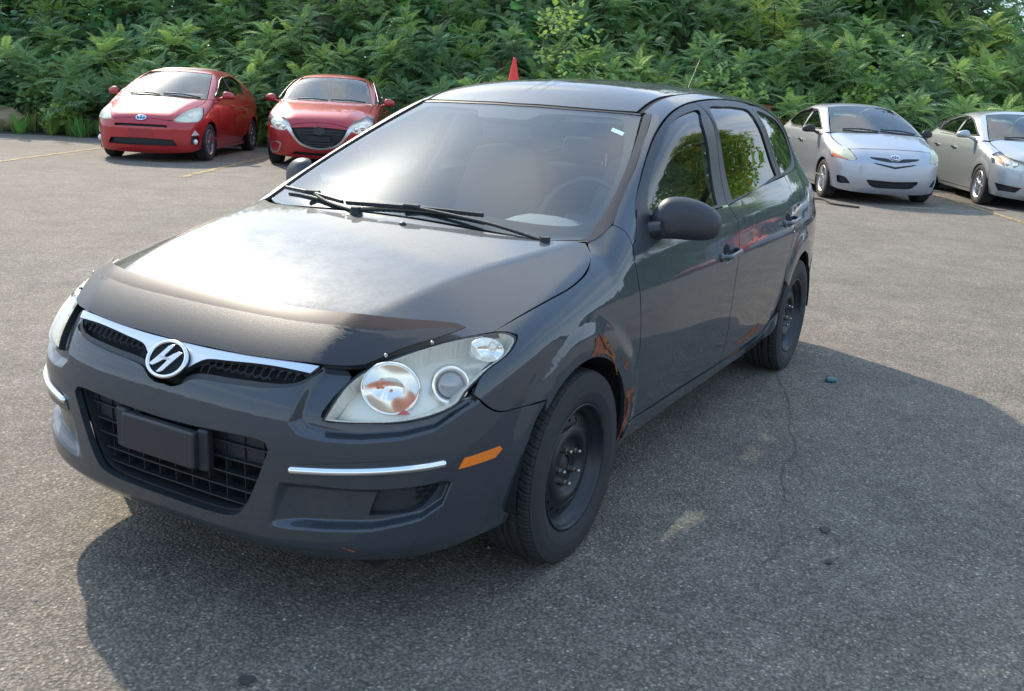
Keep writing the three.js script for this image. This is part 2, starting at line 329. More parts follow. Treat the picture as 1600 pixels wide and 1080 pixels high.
// ---------- the lot ----------
{
  const n = 2048, cells = tileNoise(n, 512, 21), fine = tileNoise(n, 1024, 23), mid = tileNoise(n, 128, 25), big = tileNoise(n, 24, 27);
  // stones in the binder: cell centres with random tone, so the surface reads as aggregate
  const G = 430, cx = new Float32Array(G * G), cy = new Float32Array(G * G), tone = new Float32Array(G * G), size = new Float32Array(G * G);
  for (let i = 0; i < G * G; i++) { cx[i] = rnd(); cy[i] = rnd(); tone[i] = rnd(); size[i] = 0.30 + 0.45 * rnd(); }
  const tone2 = new Float32Array(n * n), hgt = new Float32Array(n * n), k = G / n;
  for (let j = 0; j < n; j++) for (let i = 0; i < n; i++) {
    const x = i * k, y = j * k, x0 = Math.floor(x), y0 = Math.floor(y); let best = 9, at = 0;
    for (let b = -1; b <= 1; b++) for (let a = -1; a <= 1; a++) { const u = (x0 + a + G) % G, v = (y0 + b + G) % G, q = v * G + u, d = Math.hypot(x0 + a + cx[q] - x, y0 + b + cy[q] - y) / size[q]; if (d < best) { best = d; at = q; } }
    const st = 1 - sstep(0.55, 1.15, best), o = j * n + i; tone2[o] = st * tone[at]; hgt[o] = st * (0.55 + 0.45 * tone[at]);
  }
  const map = tex(n, n, (i, j) => {
    const o = j * n + i, st = hgt[o], t = tone2[o], v = 0.415 + 0.10 * (t - 0.35) + 0.075 * (st - 0.5) + 0.11 * (fine[o] - 0.5) + 0.09 * (cells[o] - 0.5) + 0.06 * (mid[o] - 0.5) + 0.05 * (big[o] - 0.5) + (t > 0.96 ? 0.13 : 0);
    return [v * 1.065, v * 0.985, v * 0.868];
  }, true), bump = tex(n, n, (i, j) => { const o = j * n + i, v = 0.25 + 0.45 * hgt[o] + 0.2 * cells[o] + 0.1 * fine[o]; return [v, v, v]; }, false);
  const asphalt = std({ map, bumpMap: bump, bumpScale: 0.005, roughness: 0.9, vertexColors: true });
  const sheet = (x0, x1, z0, z1, st, y) => {
    const nx = Math.round((x1 - x0) / st), nz = Math.round((z1 - z0) / st), pos = [], uv = [], col = [], idx = [];
    for (let j = 0; j <= nz; j++) for (let i = 0; i <= nx; i++) {
      const x = x0 + (x1 - x0) * i / nx, z = z0 + (z1 - z0) * j / nz; pos.push(x, y, z); uv.push(x / 4.1, z / 4.1);
      const v = 0.98 + 0.14 * fbm(x * 0.22, z * 0.22, 3) + 0.13 * fbm(x * 0.9 + 9, z * 0.9, 3) + 0.07 * fbm(x * 3.1, z * 3.1, 2), w = 0.02 * fbm(x * 0.4 + 30, z * 0.4, 2);
      col.push(v * (1 + w), v, v * (1 - w));
    }
    for (let j = 0; j < nz; j++) for (let i = 0; i < nx; i++) { const a = j * (nx + 1) + i, b = a + nx + 1; idx.push(a, b, a + 1, b, b + 1, a + 1); }
    const g = new THREE.BufferGeometry(); g.setAttribute('position', new THREE.Float32BufferAttribute(pos, 3)); g.setAttribute('uv', new THREE.Float32BufferAttribute(uv, 2)); g.setAttribute('color', new THREE.Float32BufferAttribute(col, 3)); g.setIndex(idx); g.computeVertexNormals(); return g;
  };
  const near = new THREE.Mesh(sheet(-40, 45, -45, 20, 0.25, 0), asphalt); near.name = 'asphalt'; near.receiveShadow = true; scene.add(near); tag(near, null, null, null, 'structure');
  const far = new THREE.Mesh(new THREE.PlaneGeometry(600, 600).rotateX(-Math.PI / 2).translate(0, -0.02, 0), std({ color: lin(0.12, 0.115, 0.10), roughness: 0.95 })); far.name = 'ground'; scene.add(far); tag(far, null, null, null, 'structure');
  // cracks, faded bay lines, stains
  const ribbon = (pts, w, y, jit, seed, st = 0.05) => {
    const c = new THREE.CatmullRomCurve3(pts.map((p) => V(p[0], y, p[1]))), L = c.getLength(), m = Math.ceil(L / st), pos = [], idx = [], uv = []; let s = seed; const R = () => { s = (s * 1664525 + 1013904223) >>> 0; return s / 4294967296 - 0.5; };
    for (let i = 0; i <= m; i++) { const p = c.getPointAt(i / m), t = c.getTangentAt(i / m), ox = R() * jit, ww = w * (1 + R() * (jit ? 1.1 : 0.15)) * 0.5; const nx = t.z, nz = -t.x; pos.push(p.x + nx * (ox + ww), y, p.z + nz * (ox + ww), p.x + nx * (ox - ww), y, p.z + nz * (ox - ww)); uv.push(i * st * 1.0, 0, i * st, w); if (i < m) { const a = i * 2; idx.push(a, a + 2, a + 1, a + 1, a + 2, a + 3); } }
    const g = new THREE.BufferGeometry(); g.setAttribute('position', new THREE.Float32BufferAttribute(pos, 3)); g.setAttribute('uv', new THREE.Float32BufferAttribute(uv, 2)); g.setIndex(idx); g.computeVertexNormals(); return g;
  };
  const crackMat = std({ color: lin(0.11, 0.10, 0.09), roughness: 1 });
  const crack = (pts, w, seed) => tag(part('pavement_crack', ribbon(pts, w, 0.004, 0.015, seed, 0.05), crackMat, scene), null, null, null, 'structure');
  crack([[0.80, -2.72], [0.93, -2.35], [1.06, -2.0], [1.13, -1.72], [1.24, -1.42], [1.24, -1.2], [1.33, -0.86]], 0.0055, 5);
  crack([[1.33, -0.86], [1.36, -0.66], [1.42, -0.5], [1.40, -0.3]], 0.003, 9);
  
  crack([[1.9, -1.6], [2.05, -1.35], [2.3, -1.2]], 0.003, 25);
  crack([[2.5, -4.2], [4, -4.9], [6.2, -5.1]], 0.012, 35);
  const wearA = tileNoise(256, 32, 41), wearB = tileNoise(256, 90, 43);
  const wear = tex(256, 256, (i, j) => { const v = wearA[j * 256 + i] * 0.55 + wearB[j * 256 + i] * 0.6 > 0.60 ? 1 : 0; return [v, v, v]; }, false, 1, 1);
  const lineMat = std({ color: lin(0.50, 0.33, 0.13), roughness: 0.85, alphaMap: wear, transparent: true });
  const bay = (a, b) => tag(part('painted_line', ribbon([a, b], 0.10, 0.008, 0, 3), lineMat, scene), null, null, null, 'structure');
  bay([-11.3, -5.4], [-13.4, -9.4]); bay([-8.6, -6.8], [-10.6, -10.6]); bay([0.15, -15.5], [1.75, -12.0]); bay([-2.6, -13.9], [-1.1, -10.9]); bay([3.6, -16.9], [5.2, -13.6]); bay([-14.2, -4.0], [-16.2, -7.8]);
  const stain = (x, z, r, seed, m) => { const pts = []; let s = seed; for (let i = 0; i < 12; i++) { s = (s * 1664525 + 1013904223) >>> 0; const k2 = r * (0.6 + 0.6 * (s / 4294967296)); pts.push(new THREE.Vector2(k2 * Math.cos(i * 0.5236), k2 * Math.sin(i * 0.5236))); } const g = new THREE.ShapeGeometry(new THREE.Shape(new THREE.SplineCurve([...pts, pts[0]]).getPoints(40))); g.rotateX(-Math.PI / 2); g.translate(x, 0.006, z); tag(part('oil_stain', g, m, scene), null, null, null, 'structure'); };
  const oil = std({ color: lin(0.045, 0.04, 0.036), roughness: 0.7 });
  stain(0.49, 1.06, 0.022, 3, oil); stain(1.51, -0.69, 0.022, 7, oil); stain(1.58, -0.45, 0.016, 8, oil);
  // a scrap of bottle glass, a stick, small stones
  const leaf = tag(part('glass_scrap', moved(new THREE.IcosahedronGeometry(0.03, 1), 1.13, 0.012, -2.6, 0.2, 0.6, 0, [1.2, 0.4, 0.8]), std({ color: lin(0.03, 0.10, 0.10), roughness: 0.3 }), scene), 'small teal scrap lying on the shaded asphalt beyond the front wheel', 'litter'); void leaf;
  tag(part('stick', tube([[-1.30, 0.03, -12.35], [-1.05, 0.05, -12.25], [-0.85, 0.02, -12.05], [-0.45, 0.015, -11.95]], 0.016, 20, 6), std({ color: lin(0.06, 0.045, 0.035), roughness: 0.9 }), scene), 'bent dark stick on the asphalt by the wagon rear bumper', 'stick');
  const peb = new THREE.InstancedMesh(new THREE.IcosahedronGeometry(1, 0), std({ color: lin(0.38, 0.36, 0.33), roughness: 0.9 }), 500); peb.name = 'grit';
  const m4 = new THREE.Matrix4(); for (let i = 0; i < 500; i++) { const s = rr(0.002, 0.0055), x = rr(-6, 4), z = rr(-7, 2); m4.compose(V(x, s * 0.4, z), new THREE.Quaternion().setFromEuler(new THREE.Euler(rnd() * 3, rnd() * 3, 0)), V(s, s * 0.7, s)); peb.setMatrixAt(i, m4); }
  scene.add(peb); tag(peb, 'pale grit scattered over the asphalt', 'grit', null, 'stuff');
}
// ---------- the overgrown bank behind the parked cars ----------
const HEDGE = { p: [-15.7, -10.7], u: [0.897, -0.442], n: [0.442, 0.897] };   // foot of the bank, along it, towards the lot
const hedgeAt = (s, d) => [HEDGE.p[0] + HEDGE.u[0] * s - HEDGE.n[0] * d, HEDGE.p[1] + HEDGE.u[1] * s - HEDGE.n[1] * d];
const bankY = (s, d) => (d < 0 ? 0 : 0.06 + 1.9 * sstep(0.2, 7, d) + 0.12 * noise2(s * 0.5, d * 0.6) * sstep(0, 1, d));
{
  const pos = [], idx = [], nx = 150, nd = 24, col = [];
  for (let j = 0; j <= nd; j++) for (let i = 0; i <= nx; i++) { const s = -30 + i * 0.6, d = -0.35 + j * 0.75, [x, z] = hedgeAt(s, d + 0.25 * noise2(s * 0.7, 3)); pos.push(x, j === 0 ? -0.01 : bankY(s, d), z); }
  for (let j = 0; j < nd; j++) for (let i = 0; i < nx; i++) { const a = j * (nx + 1) + i, b = a + nx + 1; idx.push(a, a + 1, b, b, a + 1, b + 1); }
  const g = new THREE.BufferGeometry(); g.setAttribute('position', new THREE.Float32BufferAttribute(pos, 3)); g.setIndex(idx); g.computeVertexNormals();
  tag(part('bank', g, std({ color: lin(0.045, 0.040, 0.026), roughness: 1 }), scene), null, null, null, 'structure');
}
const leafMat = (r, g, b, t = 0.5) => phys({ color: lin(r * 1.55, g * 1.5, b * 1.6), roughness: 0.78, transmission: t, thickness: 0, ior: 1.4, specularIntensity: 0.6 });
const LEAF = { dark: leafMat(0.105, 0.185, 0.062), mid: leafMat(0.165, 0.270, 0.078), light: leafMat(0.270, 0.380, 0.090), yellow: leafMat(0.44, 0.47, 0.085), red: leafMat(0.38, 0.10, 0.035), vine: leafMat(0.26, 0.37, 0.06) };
M.bark = std({ color: lin(0.075, 0.058, 0.042), roughness: 0.95, bumpMap: M.grain, bumpScale: 0.004 });
// one compound leaf: leaflets in pairs along an arching midrib, growing along +x
function frond(len, droop, pairs) {
  const tri = [];
  const rib = (t) => [len * t * (1 - 0.08 * t), len * (0.28 * t - droop * t * t), 0], quad = (a, b, c, d) => tri.push(a, b, c, a, c, d);
  for (let i = 0; i < pairs; i++) {
    const t = 0.14 + 0.84 * i / (pairs - 1), p = rib(t), L = len * 0.215 * Math.sin(Math.PI * (0.22 + 0.70 * t)) * rr(0.9, 1.1), w = L * 0.15;
    for (const s of i === pairs - 1 ? [0] : [-1, 1]) {
      const a = s === 0 ? 0 : s * rr(1.0, 1.25), dx = Math.cos(a), dz = Math.sin(a), sag = -0.22 * L * rr(0.5, 1.5);
      const m = [p[0] + dx * L * 0.45, p[1] + sag * 0.25 + 0.004, p[2] + dz * L * 0.45], e = [p[0] + dx * L, p[1] + sag, p[2] + dz * L], q = [-dz * w, 0.35 * w, dx * w];
      tri.push(p, [m[0] + q[0], m[1] - q[1], m[2] + q[2]], m, p, m, [m[0] - q[0], m[1] - q[1], m[2] - q[2]], m, [m[0] + q[0], m[1] - q[1], m[2] + q[2]], e, m, e, [m[0] - q[0], m[1] - q[1], m[2] - q[2]]);
    }
  }
  for (let i = 0; i < 4; i++) { const a = rib(i / 4), b = rib((i + 1) / 4), w = 0.004; quad([a[0], a[1] - 0.004, a[2] - w], [a[0], a[1] - 0.004, a[2] + w], [b[0], b[1] - 0.004, b[2] + w * 0.7], [b[0], b[1] - 0.004, b[2] - w * 0.7]); }
  return tri;
}
function triGeo(tri) { const g = new THREE.BufferGeometry(); g.setAttribute('position', new THREE.Float32BufferAttribute(tri.flat(), 3)); g.setAttribute('uv', new THREE.Float32BufferAttribute(new Float32Array(tri.length * 2), 2)); g.computeVertexNormals(); return g; }
// a spray: a whorl of fronds round a stem tip
function spray(n, len) {
  const list = [];
  for (let i = 0; i < n; i++) {
    const t = i / n, g = triGeo(frond(len * rr(0.72, 1.1) * (0.7 + 0.3 * t), rr(0.35, 0.75), 12 + (i % 3)));
    g.applyMatrix4(new THREE.Matrix4().makeRotationFromEuler(new THREE.Euler(rr(-0.3, 0.3), i * 2.4 + rr(-0.3, 0.3), lerp(0.95, -0.05, t) + rr(-0.15, 0.15), 'YZX'))); g.translate(0, -t * 0.22, 0); list.push(g);
  }
  return join(list);
}
const SPRAYS = []; for (let i = 0; i < 7; i++) SPRAYS.push(spray(11 + (i % 3), 0.72));
// a cluster of broad vine leaves
function leafCluster(n, r, size) {
  const tri = [];
  for (let i = 0; i < n; i++) {
    const c = V(rr(-1, 1), rr(-1, 1), rr(-1, 1)).multiplyScalar(r * 0.9), s = size * rr(0.6, 1.2), q = new THREE.Quaternion().setFromEuler(new THREE.Euler(rr(-0.2, 1.1), rnd() * 6.28, rr(-0.5, 0.5), 'YXZ'));
    const P = [[0, 0.02, -0.5], [0.5, -0.08, -0.25], [0.38, -0.1, 0.25], [0, -0.12, 0.62], [-0.38, -0.1, 0.25], [-0.5, -0.08, -0.25], [0, 0.04, 0]].map((p) => { const v = V(...p).multiplyScalar(s).applyQuaternion(q).add(c); return [v.x, v.y, v.z]; });
    for (let k = 0; k < 6; k++) tri.push(P[6], P[k], P[(k + 1) % 6]);
  }
  return triGeo(tri);
}
const CLUSTERS = []; for (let i = 0; i < 4; i++) CLUSTERS.push(leafCluster(34, 0.30, 0.11));
const WEEDS = []; for (let i = 0; i < 4; i++) { const tri = []; for (let k = 0; k < 26; k++) { const a = rnd() * 6.28, l = rr(0.25, 0.6), w = rr(0.008, 0.02), lean = rr(0.1, 0.7), r = rr(0, 0.12); const b = [r * Math.cos(a), 0, r * Math.sin(a)], t = [b[0] + Math.cos(a) * l * lean, l * (1 - lean * 0.35), b[2] + Math.sin(a) * l * lean], m = [b[0] + (t[0] - b[0]) * 0.4, t[1] * 0.6, b[2] + (t[2] - b[2]) * 0.4], n = [-Math.sin(a) * w, 0, Math.cos(a) * w]; tri.push([b[0] - n[0], 0, b[2] - n[2]], [m[0] + n[0], m[1], m[2] + n[2]], [m[0] - n[0], m[1], m[2] - n[2]], [m[0] - n[0], m[1], m[2] - n[2]], [m[0] + n[0], m[1], m[2] + n[2]], t); } WEEDS.push(triGeo(tri)); }
const dull = { count: 0 };
function shrub(kind, s, d, h, spread, n, mats, label, group) {
  const [x, z] = hedgeAt(s, d), y0 = bankY(s, d) - 0.03;
  const sh = thing(kind, label, kind === 'vine' ? 'vine' : 'shrub', [x, y0, z], 0, group), toLot = V(HEDGE.n[0], 0, HEDGE.n[1]), along = V(HEDGE.u[0], 0, HEDGE.u[1]);
  const stems = [];
  for (let i = 0; i < n; i++) {
    const f = (i + 0.5) / n, a = rr(-1, 1) * spread, out = rr(-0.15, 0.75) * spread * (1.15 - f * 0.5), hh = h * lerp(0.30, 1.0, Math.pow(f, 0.7)) * rr(0.92, 1.06);
    const tip = V(0, hh, 0).addScaledVector(along, a).addScaledVector(toLot, out);
    const m = new THREE.Mesh(kind === 'vine' ? CLUSTERS[i % 4] : SPRAYS[Math.floor(rnd() * 7)], mats[Math.floor(rnd() * mats.length)]);
    m.name = kind === 'vine' ? 'leaf_cluster' : 'leaf_spray'; if (kind === 'vine') m.userData.kind = 'stuff'; m.position.copy(tip); m.rotation.set(rr(-0.25, 0.25), rnd() * 6.28, rr(-0.25, 0.25)); m.rotation.x += toLot.z * 0.25; m.scale.setScalar(rr(0.82, 1.22)); m.castShadow = m.receiveShadow = true; sh.add(m);
    if (i % 3 === 0 && kind !== 'vine') stems.push(tube([[along.x * a * 0.15, 0, along.z * a * 0.15], [tip.x * 0.45, hh * 0.55, tip.z * 0.45], [tip.x, hh, tip.z]], 0.018, 6, 5));
  }
  if (stems.length) { part('stem', stems, M.bark, sh).userData.kind = 'stuff'; }
  dull.count += n; return sh;
}
{
  const where = (s) => (s < -1.6 ? 'at the far left' : s < 1.4 ? 'left of the far-left hatchback' : s < 4 ? 'behind the far-left hatchback' : s < 6.6 ? 'between the two red cars' : s < 9 ? 'behind the second red car' : s < 11.2 ? 'left of the traffic cone' : s < 13.2 ? 'over the middle of the wagon roof' : s < 15 ? 'over the wagon roof antenna' : s < 17 ? 'left of the first sedan' : s < 18.8 ? 'behind the first sedan' : s < 20.6 ? 'between the two sedans' : 'behind the right-hand sedan');
  const tier = ['low at the hedge foot', 'halfway up the hedge', 'high in the hedge', 'along the top of the hedge'];
  const rows = [[0.7, 1.35, 1.05, 12], [1.9, 2.0, 1.2, 13], [3.4, 2.5, 1.3, 13], [5.2, 3.0, 1.4, 13]];
  rows.forEach(([d, h, spread, n], r) => {
    for (let s = -5 - r; s < 25 + r * 3; s += rr(1.05, 1.45)) {
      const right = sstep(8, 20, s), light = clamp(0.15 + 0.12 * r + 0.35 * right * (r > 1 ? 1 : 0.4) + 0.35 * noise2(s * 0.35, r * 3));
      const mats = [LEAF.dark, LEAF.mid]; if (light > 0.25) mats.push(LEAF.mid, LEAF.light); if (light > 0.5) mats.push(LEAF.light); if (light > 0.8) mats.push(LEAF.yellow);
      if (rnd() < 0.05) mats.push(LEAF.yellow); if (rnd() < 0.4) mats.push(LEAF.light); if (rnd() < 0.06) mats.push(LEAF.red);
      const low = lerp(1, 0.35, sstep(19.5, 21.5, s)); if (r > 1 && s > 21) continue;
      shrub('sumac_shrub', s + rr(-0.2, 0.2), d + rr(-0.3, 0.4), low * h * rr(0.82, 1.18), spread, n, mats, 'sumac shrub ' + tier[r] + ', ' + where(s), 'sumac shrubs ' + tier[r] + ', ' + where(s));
    }
  });
  const vines = [[-1.0, 0.5, 0.9, 0.7, 'low'], [4.4, 0.4, 0.8, 0.7], [10.1, 0.7, 1.9, 0.6], [9.6, 1.6, 2.7, 0.7], [13.4, 0.8, 1.7, 0.7], [16.4, 1.4, 2.2, 0.8]];
  const VL = ['bright green vine with broad leaves at the hedge foot, far left', 'green vine with broad leaves between the two red cars', 'bright green broad-leaved vine hanging in the hedge above the traffic cone', 'tall green vine mass high in the hedge above the wagon roof', 'light green vine over the hedge left of the first sedan', 'broad-leaved vine in the hedge above the silver sedan'];
  vines.forEach(([s, d, h, sp], i) => shrub('vine', s, d, h, sp, 12, [LEAF.vine, LEAF.light, LEAF.mid], VL[i]));
  // undergrowth and the thicket behind, too dense to count
  const weeds = new THREE.InstancedMesh(WEEDS[0], LEAF.mid, 900), m4 = new THREE.Matrix4(); weeds.name = 'weeds';
  for (let i = 0; i < 900; i++) { const s = rr(-9, 26), d = rr(-0.25, 0.9) * (i % 2 ? 0.5 : 1), [x, z] = hedgeAt(s, d), k = rr(0.4, 1.15); m4.compose(V(x, bankY(s, d) - 0.02, z), new THREE.Quaternion().setFromEuler(new THREE.Euler(0, rnd() * 6.28, 0)), V(k, k, k)); weeds.setMatrixAt(i, m4); weeds.setColorAt(i, new THREE.Color().setRGB(rr(0.6, 1.3), rr(0.7, 1.2), rr(0.5, 1))); }
  scene.add(weeds); tag(weeds, 'low weeds and grass along the foot of the hedge', 'weeds', null, 'stuff');
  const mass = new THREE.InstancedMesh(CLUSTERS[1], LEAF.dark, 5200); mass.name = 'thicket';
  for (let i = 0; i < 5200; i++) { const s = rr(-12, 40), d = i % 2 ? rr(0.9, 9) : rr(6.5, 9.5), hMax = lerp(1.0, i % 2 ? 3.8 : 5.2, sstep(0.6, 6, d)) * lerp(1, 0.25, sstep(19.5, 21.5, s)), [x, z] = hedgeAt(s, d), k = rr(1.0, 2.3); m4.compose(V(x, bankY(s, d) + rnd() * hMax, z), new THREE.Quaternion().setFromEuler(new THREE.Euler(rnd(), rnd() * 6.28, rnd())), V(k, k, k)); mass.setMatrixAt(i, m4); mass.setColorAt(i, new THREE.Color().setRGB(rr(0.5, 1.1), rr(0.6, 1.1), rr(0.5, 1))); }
  scene.add(mass); tag(mass, 'dense shaded thicket filling the bank behind the sumac', 'thicket', null, 'stuff');
  const rock = new THREE.IcosahedronGeometry(0.45, 3); { const p = rock.attributes.position; for (let i = 0; i < p.count; i++) { const v = V(p.getX(i), p.getY(i), p.getZ(i)), k = 1 + 0.14 * noise3(v.x * 3, v.y * 3, v.z * 3); p.setXYZ(i, v.x * k * 1.5, v.y * k * 0.62, v.z * k); } rock.computeVertexNormals(); }
  const [bx, bz] = hedgeAt(-2.15, 0.35); rock.translate(bx, 0.24, bz);
  tag(part('boulder', rock, std({ color: lin(0.40, 0.29, 0.17), roughness: 0.95, bumpMap: M.grain, bumpScale: 0.01 }), scene), 'tan boulder in the weeds at the left edge', 'boulder');
  // taller trees at the back of the bank
  const trees = [[-9, 9, 6.5], [-4, 10, 6.0], [1, 10.5, 6.6], [6, 10, 6.2], [11, 10.5, 6.4], [16, 10, 5.4], [29.5, 5, 8.5], [34, 9, 7], [40, 8, 8]];
  trees.forEach(([s, d, h], i) => {
    const [x, z] = hedgeAt(s, d), y = bankY(s, d) - 0.1, t = thing('tree', 'leafy tree rising behind the hedge, ' + where(s), 'tree', [x, y, z], 0, 'trees behind the hedge, ' + where(s));
    part('trunk', [tube([[0, 0, 0], [0.1, h * 0.3, 0.05], [0.0, h * 0.62, 0.1]], 0.14, 10, 8), tube([[0.05, h * 0.35, 0], [0.9, h * 0.6, 0.4]], 0.06, 6, 6), tube([[0.05, h * 0.4, 0], [-0.8, h * 0.66, -0.4]], 0.06, 6, 6)], M.bark, t);
    const crown = new THREE.InstancedMesh(CLUSTERS[i % 4], i % 3 ? LEAF.mid : LEAF.light, 240); crown.name = 'crown';
    for (let k = 0; k < 240; k++) { const v = V(rr(-1, 1), rr(-1, 1), rr(-1, 1)).normalize().multiplyScalar(Math.pow(rnd(), 0.35)), q = rr(0.9, 1.9), lump = 1 + 0.35 * noise3(v.x * 2 + i, v.y * 2, v.z * 2); m4.compose(V(v.x * 2.3 * lump, h * 0.64 + v.y * h * 0.36 * lump, v.z * 2.1 * lump), new THREE.Quaternion().setFromEuler(new THREE.Euler(rnd(), rnd() * 6.28, rnd())), V(q, q, q)); crown.setMatrixAt(k, m4); crown.setColorAt(k, new THREE.Color().setRGB(rr(0.6, 1.25), rr(0.65, 1.15), rr(0.5, 1))); }
    t.add(crown); crown.userData.kind = 'stuff';
  });
}
// ---------- wheels: outer face towards +x, centre at the origin ----------
function tyreGeometry(R, W, rimR, blocks, tread = true) {
  const h = W / 2, list = [];
  const side = [[rimR + 0.002, h * 0.80], [rimR + 0.010, h * 0.90], [rimR + 0.020, h * 0.97], [lerp(rimR, R, 0.36), h * 1.035], [lerp(rimR, R, 0.40), h * 1.05], [lerp(rimR, R, 0.42), h * 1.045], [lerp(rimR, R, 0.60), h * 1.04], [lerp(rimR, R, 0.66), h * 1.035], [lerp(rimR, R, 0.68), h * 1.02], [lerp(rimR, R, 0.82), h * 0.985], [lerp(rimR, R, 0.92), h * 0.93]];
  list.push(wheelLathe(side, 72), wheelLathe(side.map(([r, x]) => [r, -x]).reverse(), 72));
  const nt = tread ? blocks * 8 : 64, nx = tread ? 60 : 12, w = h * 0.935, pos = [], idx = [], uv = [];
  for (let j = 0; j <= nx; j++) for (let i = 0; i <= nt; i++) {
    const s = j / nx * 2 - 1, x = s * w, th = i / nt * Math.PI * 2;
    let r = R - 0.004 * s * s - (R - lerp(rimR, R, 0.915)) * Math.pow(Math.abs(s), 14);
    if (tread) {
      const c = Math.abs(s); let d = 0;
      for (const g of [0.12, 0.50]) d = Math.max(d, 1 - sstep(0.035, 0.075, Math.abs(c - g)));
      const k = i + Math.round(3 * Math.sin(c * 5) * Math.sign(s)), ph = ((k % 8) + 8) % 8, ph2 = (((k + 4) % 16) + 16) % 16;
      if (c > 0.55 && ph < 1) d = Math.max(d, 0.9);
      if (c < 0.47 && c > 0.15 && ph2 < 1) d = Math.max(d, 0.8);
      if (c > 0.7 && ph === 4) d = Math.max(d, 0.35);
      r -= 0.0075 * d * (c > 0.97 ? 0.4 : 1);
    }
    const y = r * Math.cos(th), z = r * Math.sin(th);
    pos.push(x, y, z); uv.push(s * h, th * R);
  }
  for (let j = 0; j < nx; j++) for (let i = 0; i < nt; i++) { const a = j * (nt + 1) + i, b = a + nt + 1; idx.push(a, b, a + 1, b, b + 1, a + 1); }
  const g = new THREE.BufferGeometry(); g.setAttribute('position', new THREE.Float32BufferAttribute(pos, 3)); g.setAttribute('uv', new THREE.Float32BufferAttribute(uv, 2)); g.setIndex(idx); g.computeVertexNormals();
  list.push(g);
  const all = join(list), p = all.attributes.position, low = -(R - 0.005);
  for (let i = 0; i < p.count; i++) if (p.getY(i) < low) p.setY(i, low);
  return all;
}
function steelWheel() {
  const wheel = new THREE.Group(); wheel.name = 'wheel';
  part('tyre', tyreGeometry(0.313, 0.195, 0.197, 72), M.tyre, wheel);
  const out = [];
  out.push(wheelLathe([[0.196, -0.08], [0.198, 0.070], [0.203, 0.076], [0.206, 0.086], [0.203, 0.092], [0.197, 0.090], [0.193, 0.080], [0.188, 0.070], [0.182, 0.067], [0.177, 0.060], [0.172, 0.052], [0.168, 0.046]], 72));
  out.push(wheelLathe([[0.1275, 0.0625], [0.118, 0.067], [0.108, 0.069], [0.098, 0.066], [0.090, 0.058], [0.083, 0.049], [0.078, 0.046], [0.070, 0.0445], [0.036, 0.0445], [0.033, 0.048], [0.030, 0.048], [0.029, 0.030]], 72));
  // the outer ring of the disc with its round vent holes
  const sh = new THREE.Shape(); sh.absarc(0, 0, 0.168, 0, Math.PI * 2);
  const inner = new THREE.Path(); inner.absarc(0, 0, 0.127, 0, Math.PI * 2, true); sh.holes.push(inner);
  for (let i = 0; i < 20; i++) { const a = i / 20 * Math.PI * 2, hp = new THREE.Path(); hp.absarc(0.149 * Math.cos(a), 0.149 * Math.sin(a), 0.0082, 0, Math.PI * 2, true); sh.holes.push(hp); }
  const ring = new THREE.ExtrudeGeometry(sh, { depth: 0.006, bevelEnabled: true, bevelThickness: 0.0015, bevelSize: 0.0015, bevelSegments: 2, curveSegments: 40 });
  ring.rotateY(Math.PI / 2); ring.translate(0.0545, 0, 0);
  { const p = ring.attributes.position; for (let i = 0; i < p.count; i++) { const r = Math.hypot(p.getY(i), p.getZ(i)); p.setX(i, p.getX(i) - (r - 0.127) * 0.28); } ring.computeVertexNormals(); }
  out.push(ring);
  const rim = part('rim', out, M.steelRim, wheel);
  part('brake_drum', [wheelLathe([[0.001, -0.01], [0.13, -0.01], [0.135, -0.05], [0.14, -0.07]], 40)], M.voidBlack, wheel);
  part('hub_cap', [wheelLathe([[0.028, 0.038], [0.025, 0.045], [0.020, 0.048], [0.001, 0.049]], 32)], M.brownTrim, wheel);
  for (let i = 0; i < 5; i++) {
    const a = i / 5 * Math.PI * 2 + 0.35, y = 0.057 * Math.cos(a), z = 0.057 * Math.sin(a);
    const hex = new THREE.CylinderGeometry(0.0105, 0.0115, 0.020, 6); hex.rotateZ(-Math.PI / 2);
    part('lug_nut', [moved(hex, 0.053, y, z), moved(new THREE.CylinderGeometry(0.0065, 0.007, 0.014, 12).rotateZ(-Math.PI / 2), 0.068, y, z), moved(new THREE.SphereGeometry(0.0065, 10, 8), 0.075, y, z)], M.nut, wheel);
  }
  return wheel;
}
const wheelProto = steelWheel();
// a half cup over a wheel, open below: radius r, from x0 to x1, round (y, z)
function linerGeo(r, x0, x1, z, y, ext = 0.45) {
  const g = new THREE.CylinderGeometry(r, r, x1 - x0, 44, 1, true, -ext, Math.PI + 2 * ext); // axis y, half turn
  g.rotateZ(Math.PI / 2); g.rotateX(0);
  const p = g.attributes.position; let up = 0; for (let i = 0; i < p.count; i++) up += p.getY(i);
  if (Math.abs(up) < p.count * r * 0.3) { g.rotateX(Math.PI / 2); up = 0; for (let i = 0; i < p.count; i++) up += p.getY(i); }
  if (up < 0) g.rotateX(Math.PI);
  g.translate((x0 + x1) / 2, y, z);
  const wall = new THREE.CircleGeometry(r, 36, 0, Math.PI); wall.rotateY(Math.PI / 2); wall.translate(x0, y, z);
  const skirt = box(0.02, 0.16, 2 * r, 0.004); skirt.translate(x0 - 0.01, y - 0.07, z);
  return join([g, wall, skirt]);
}
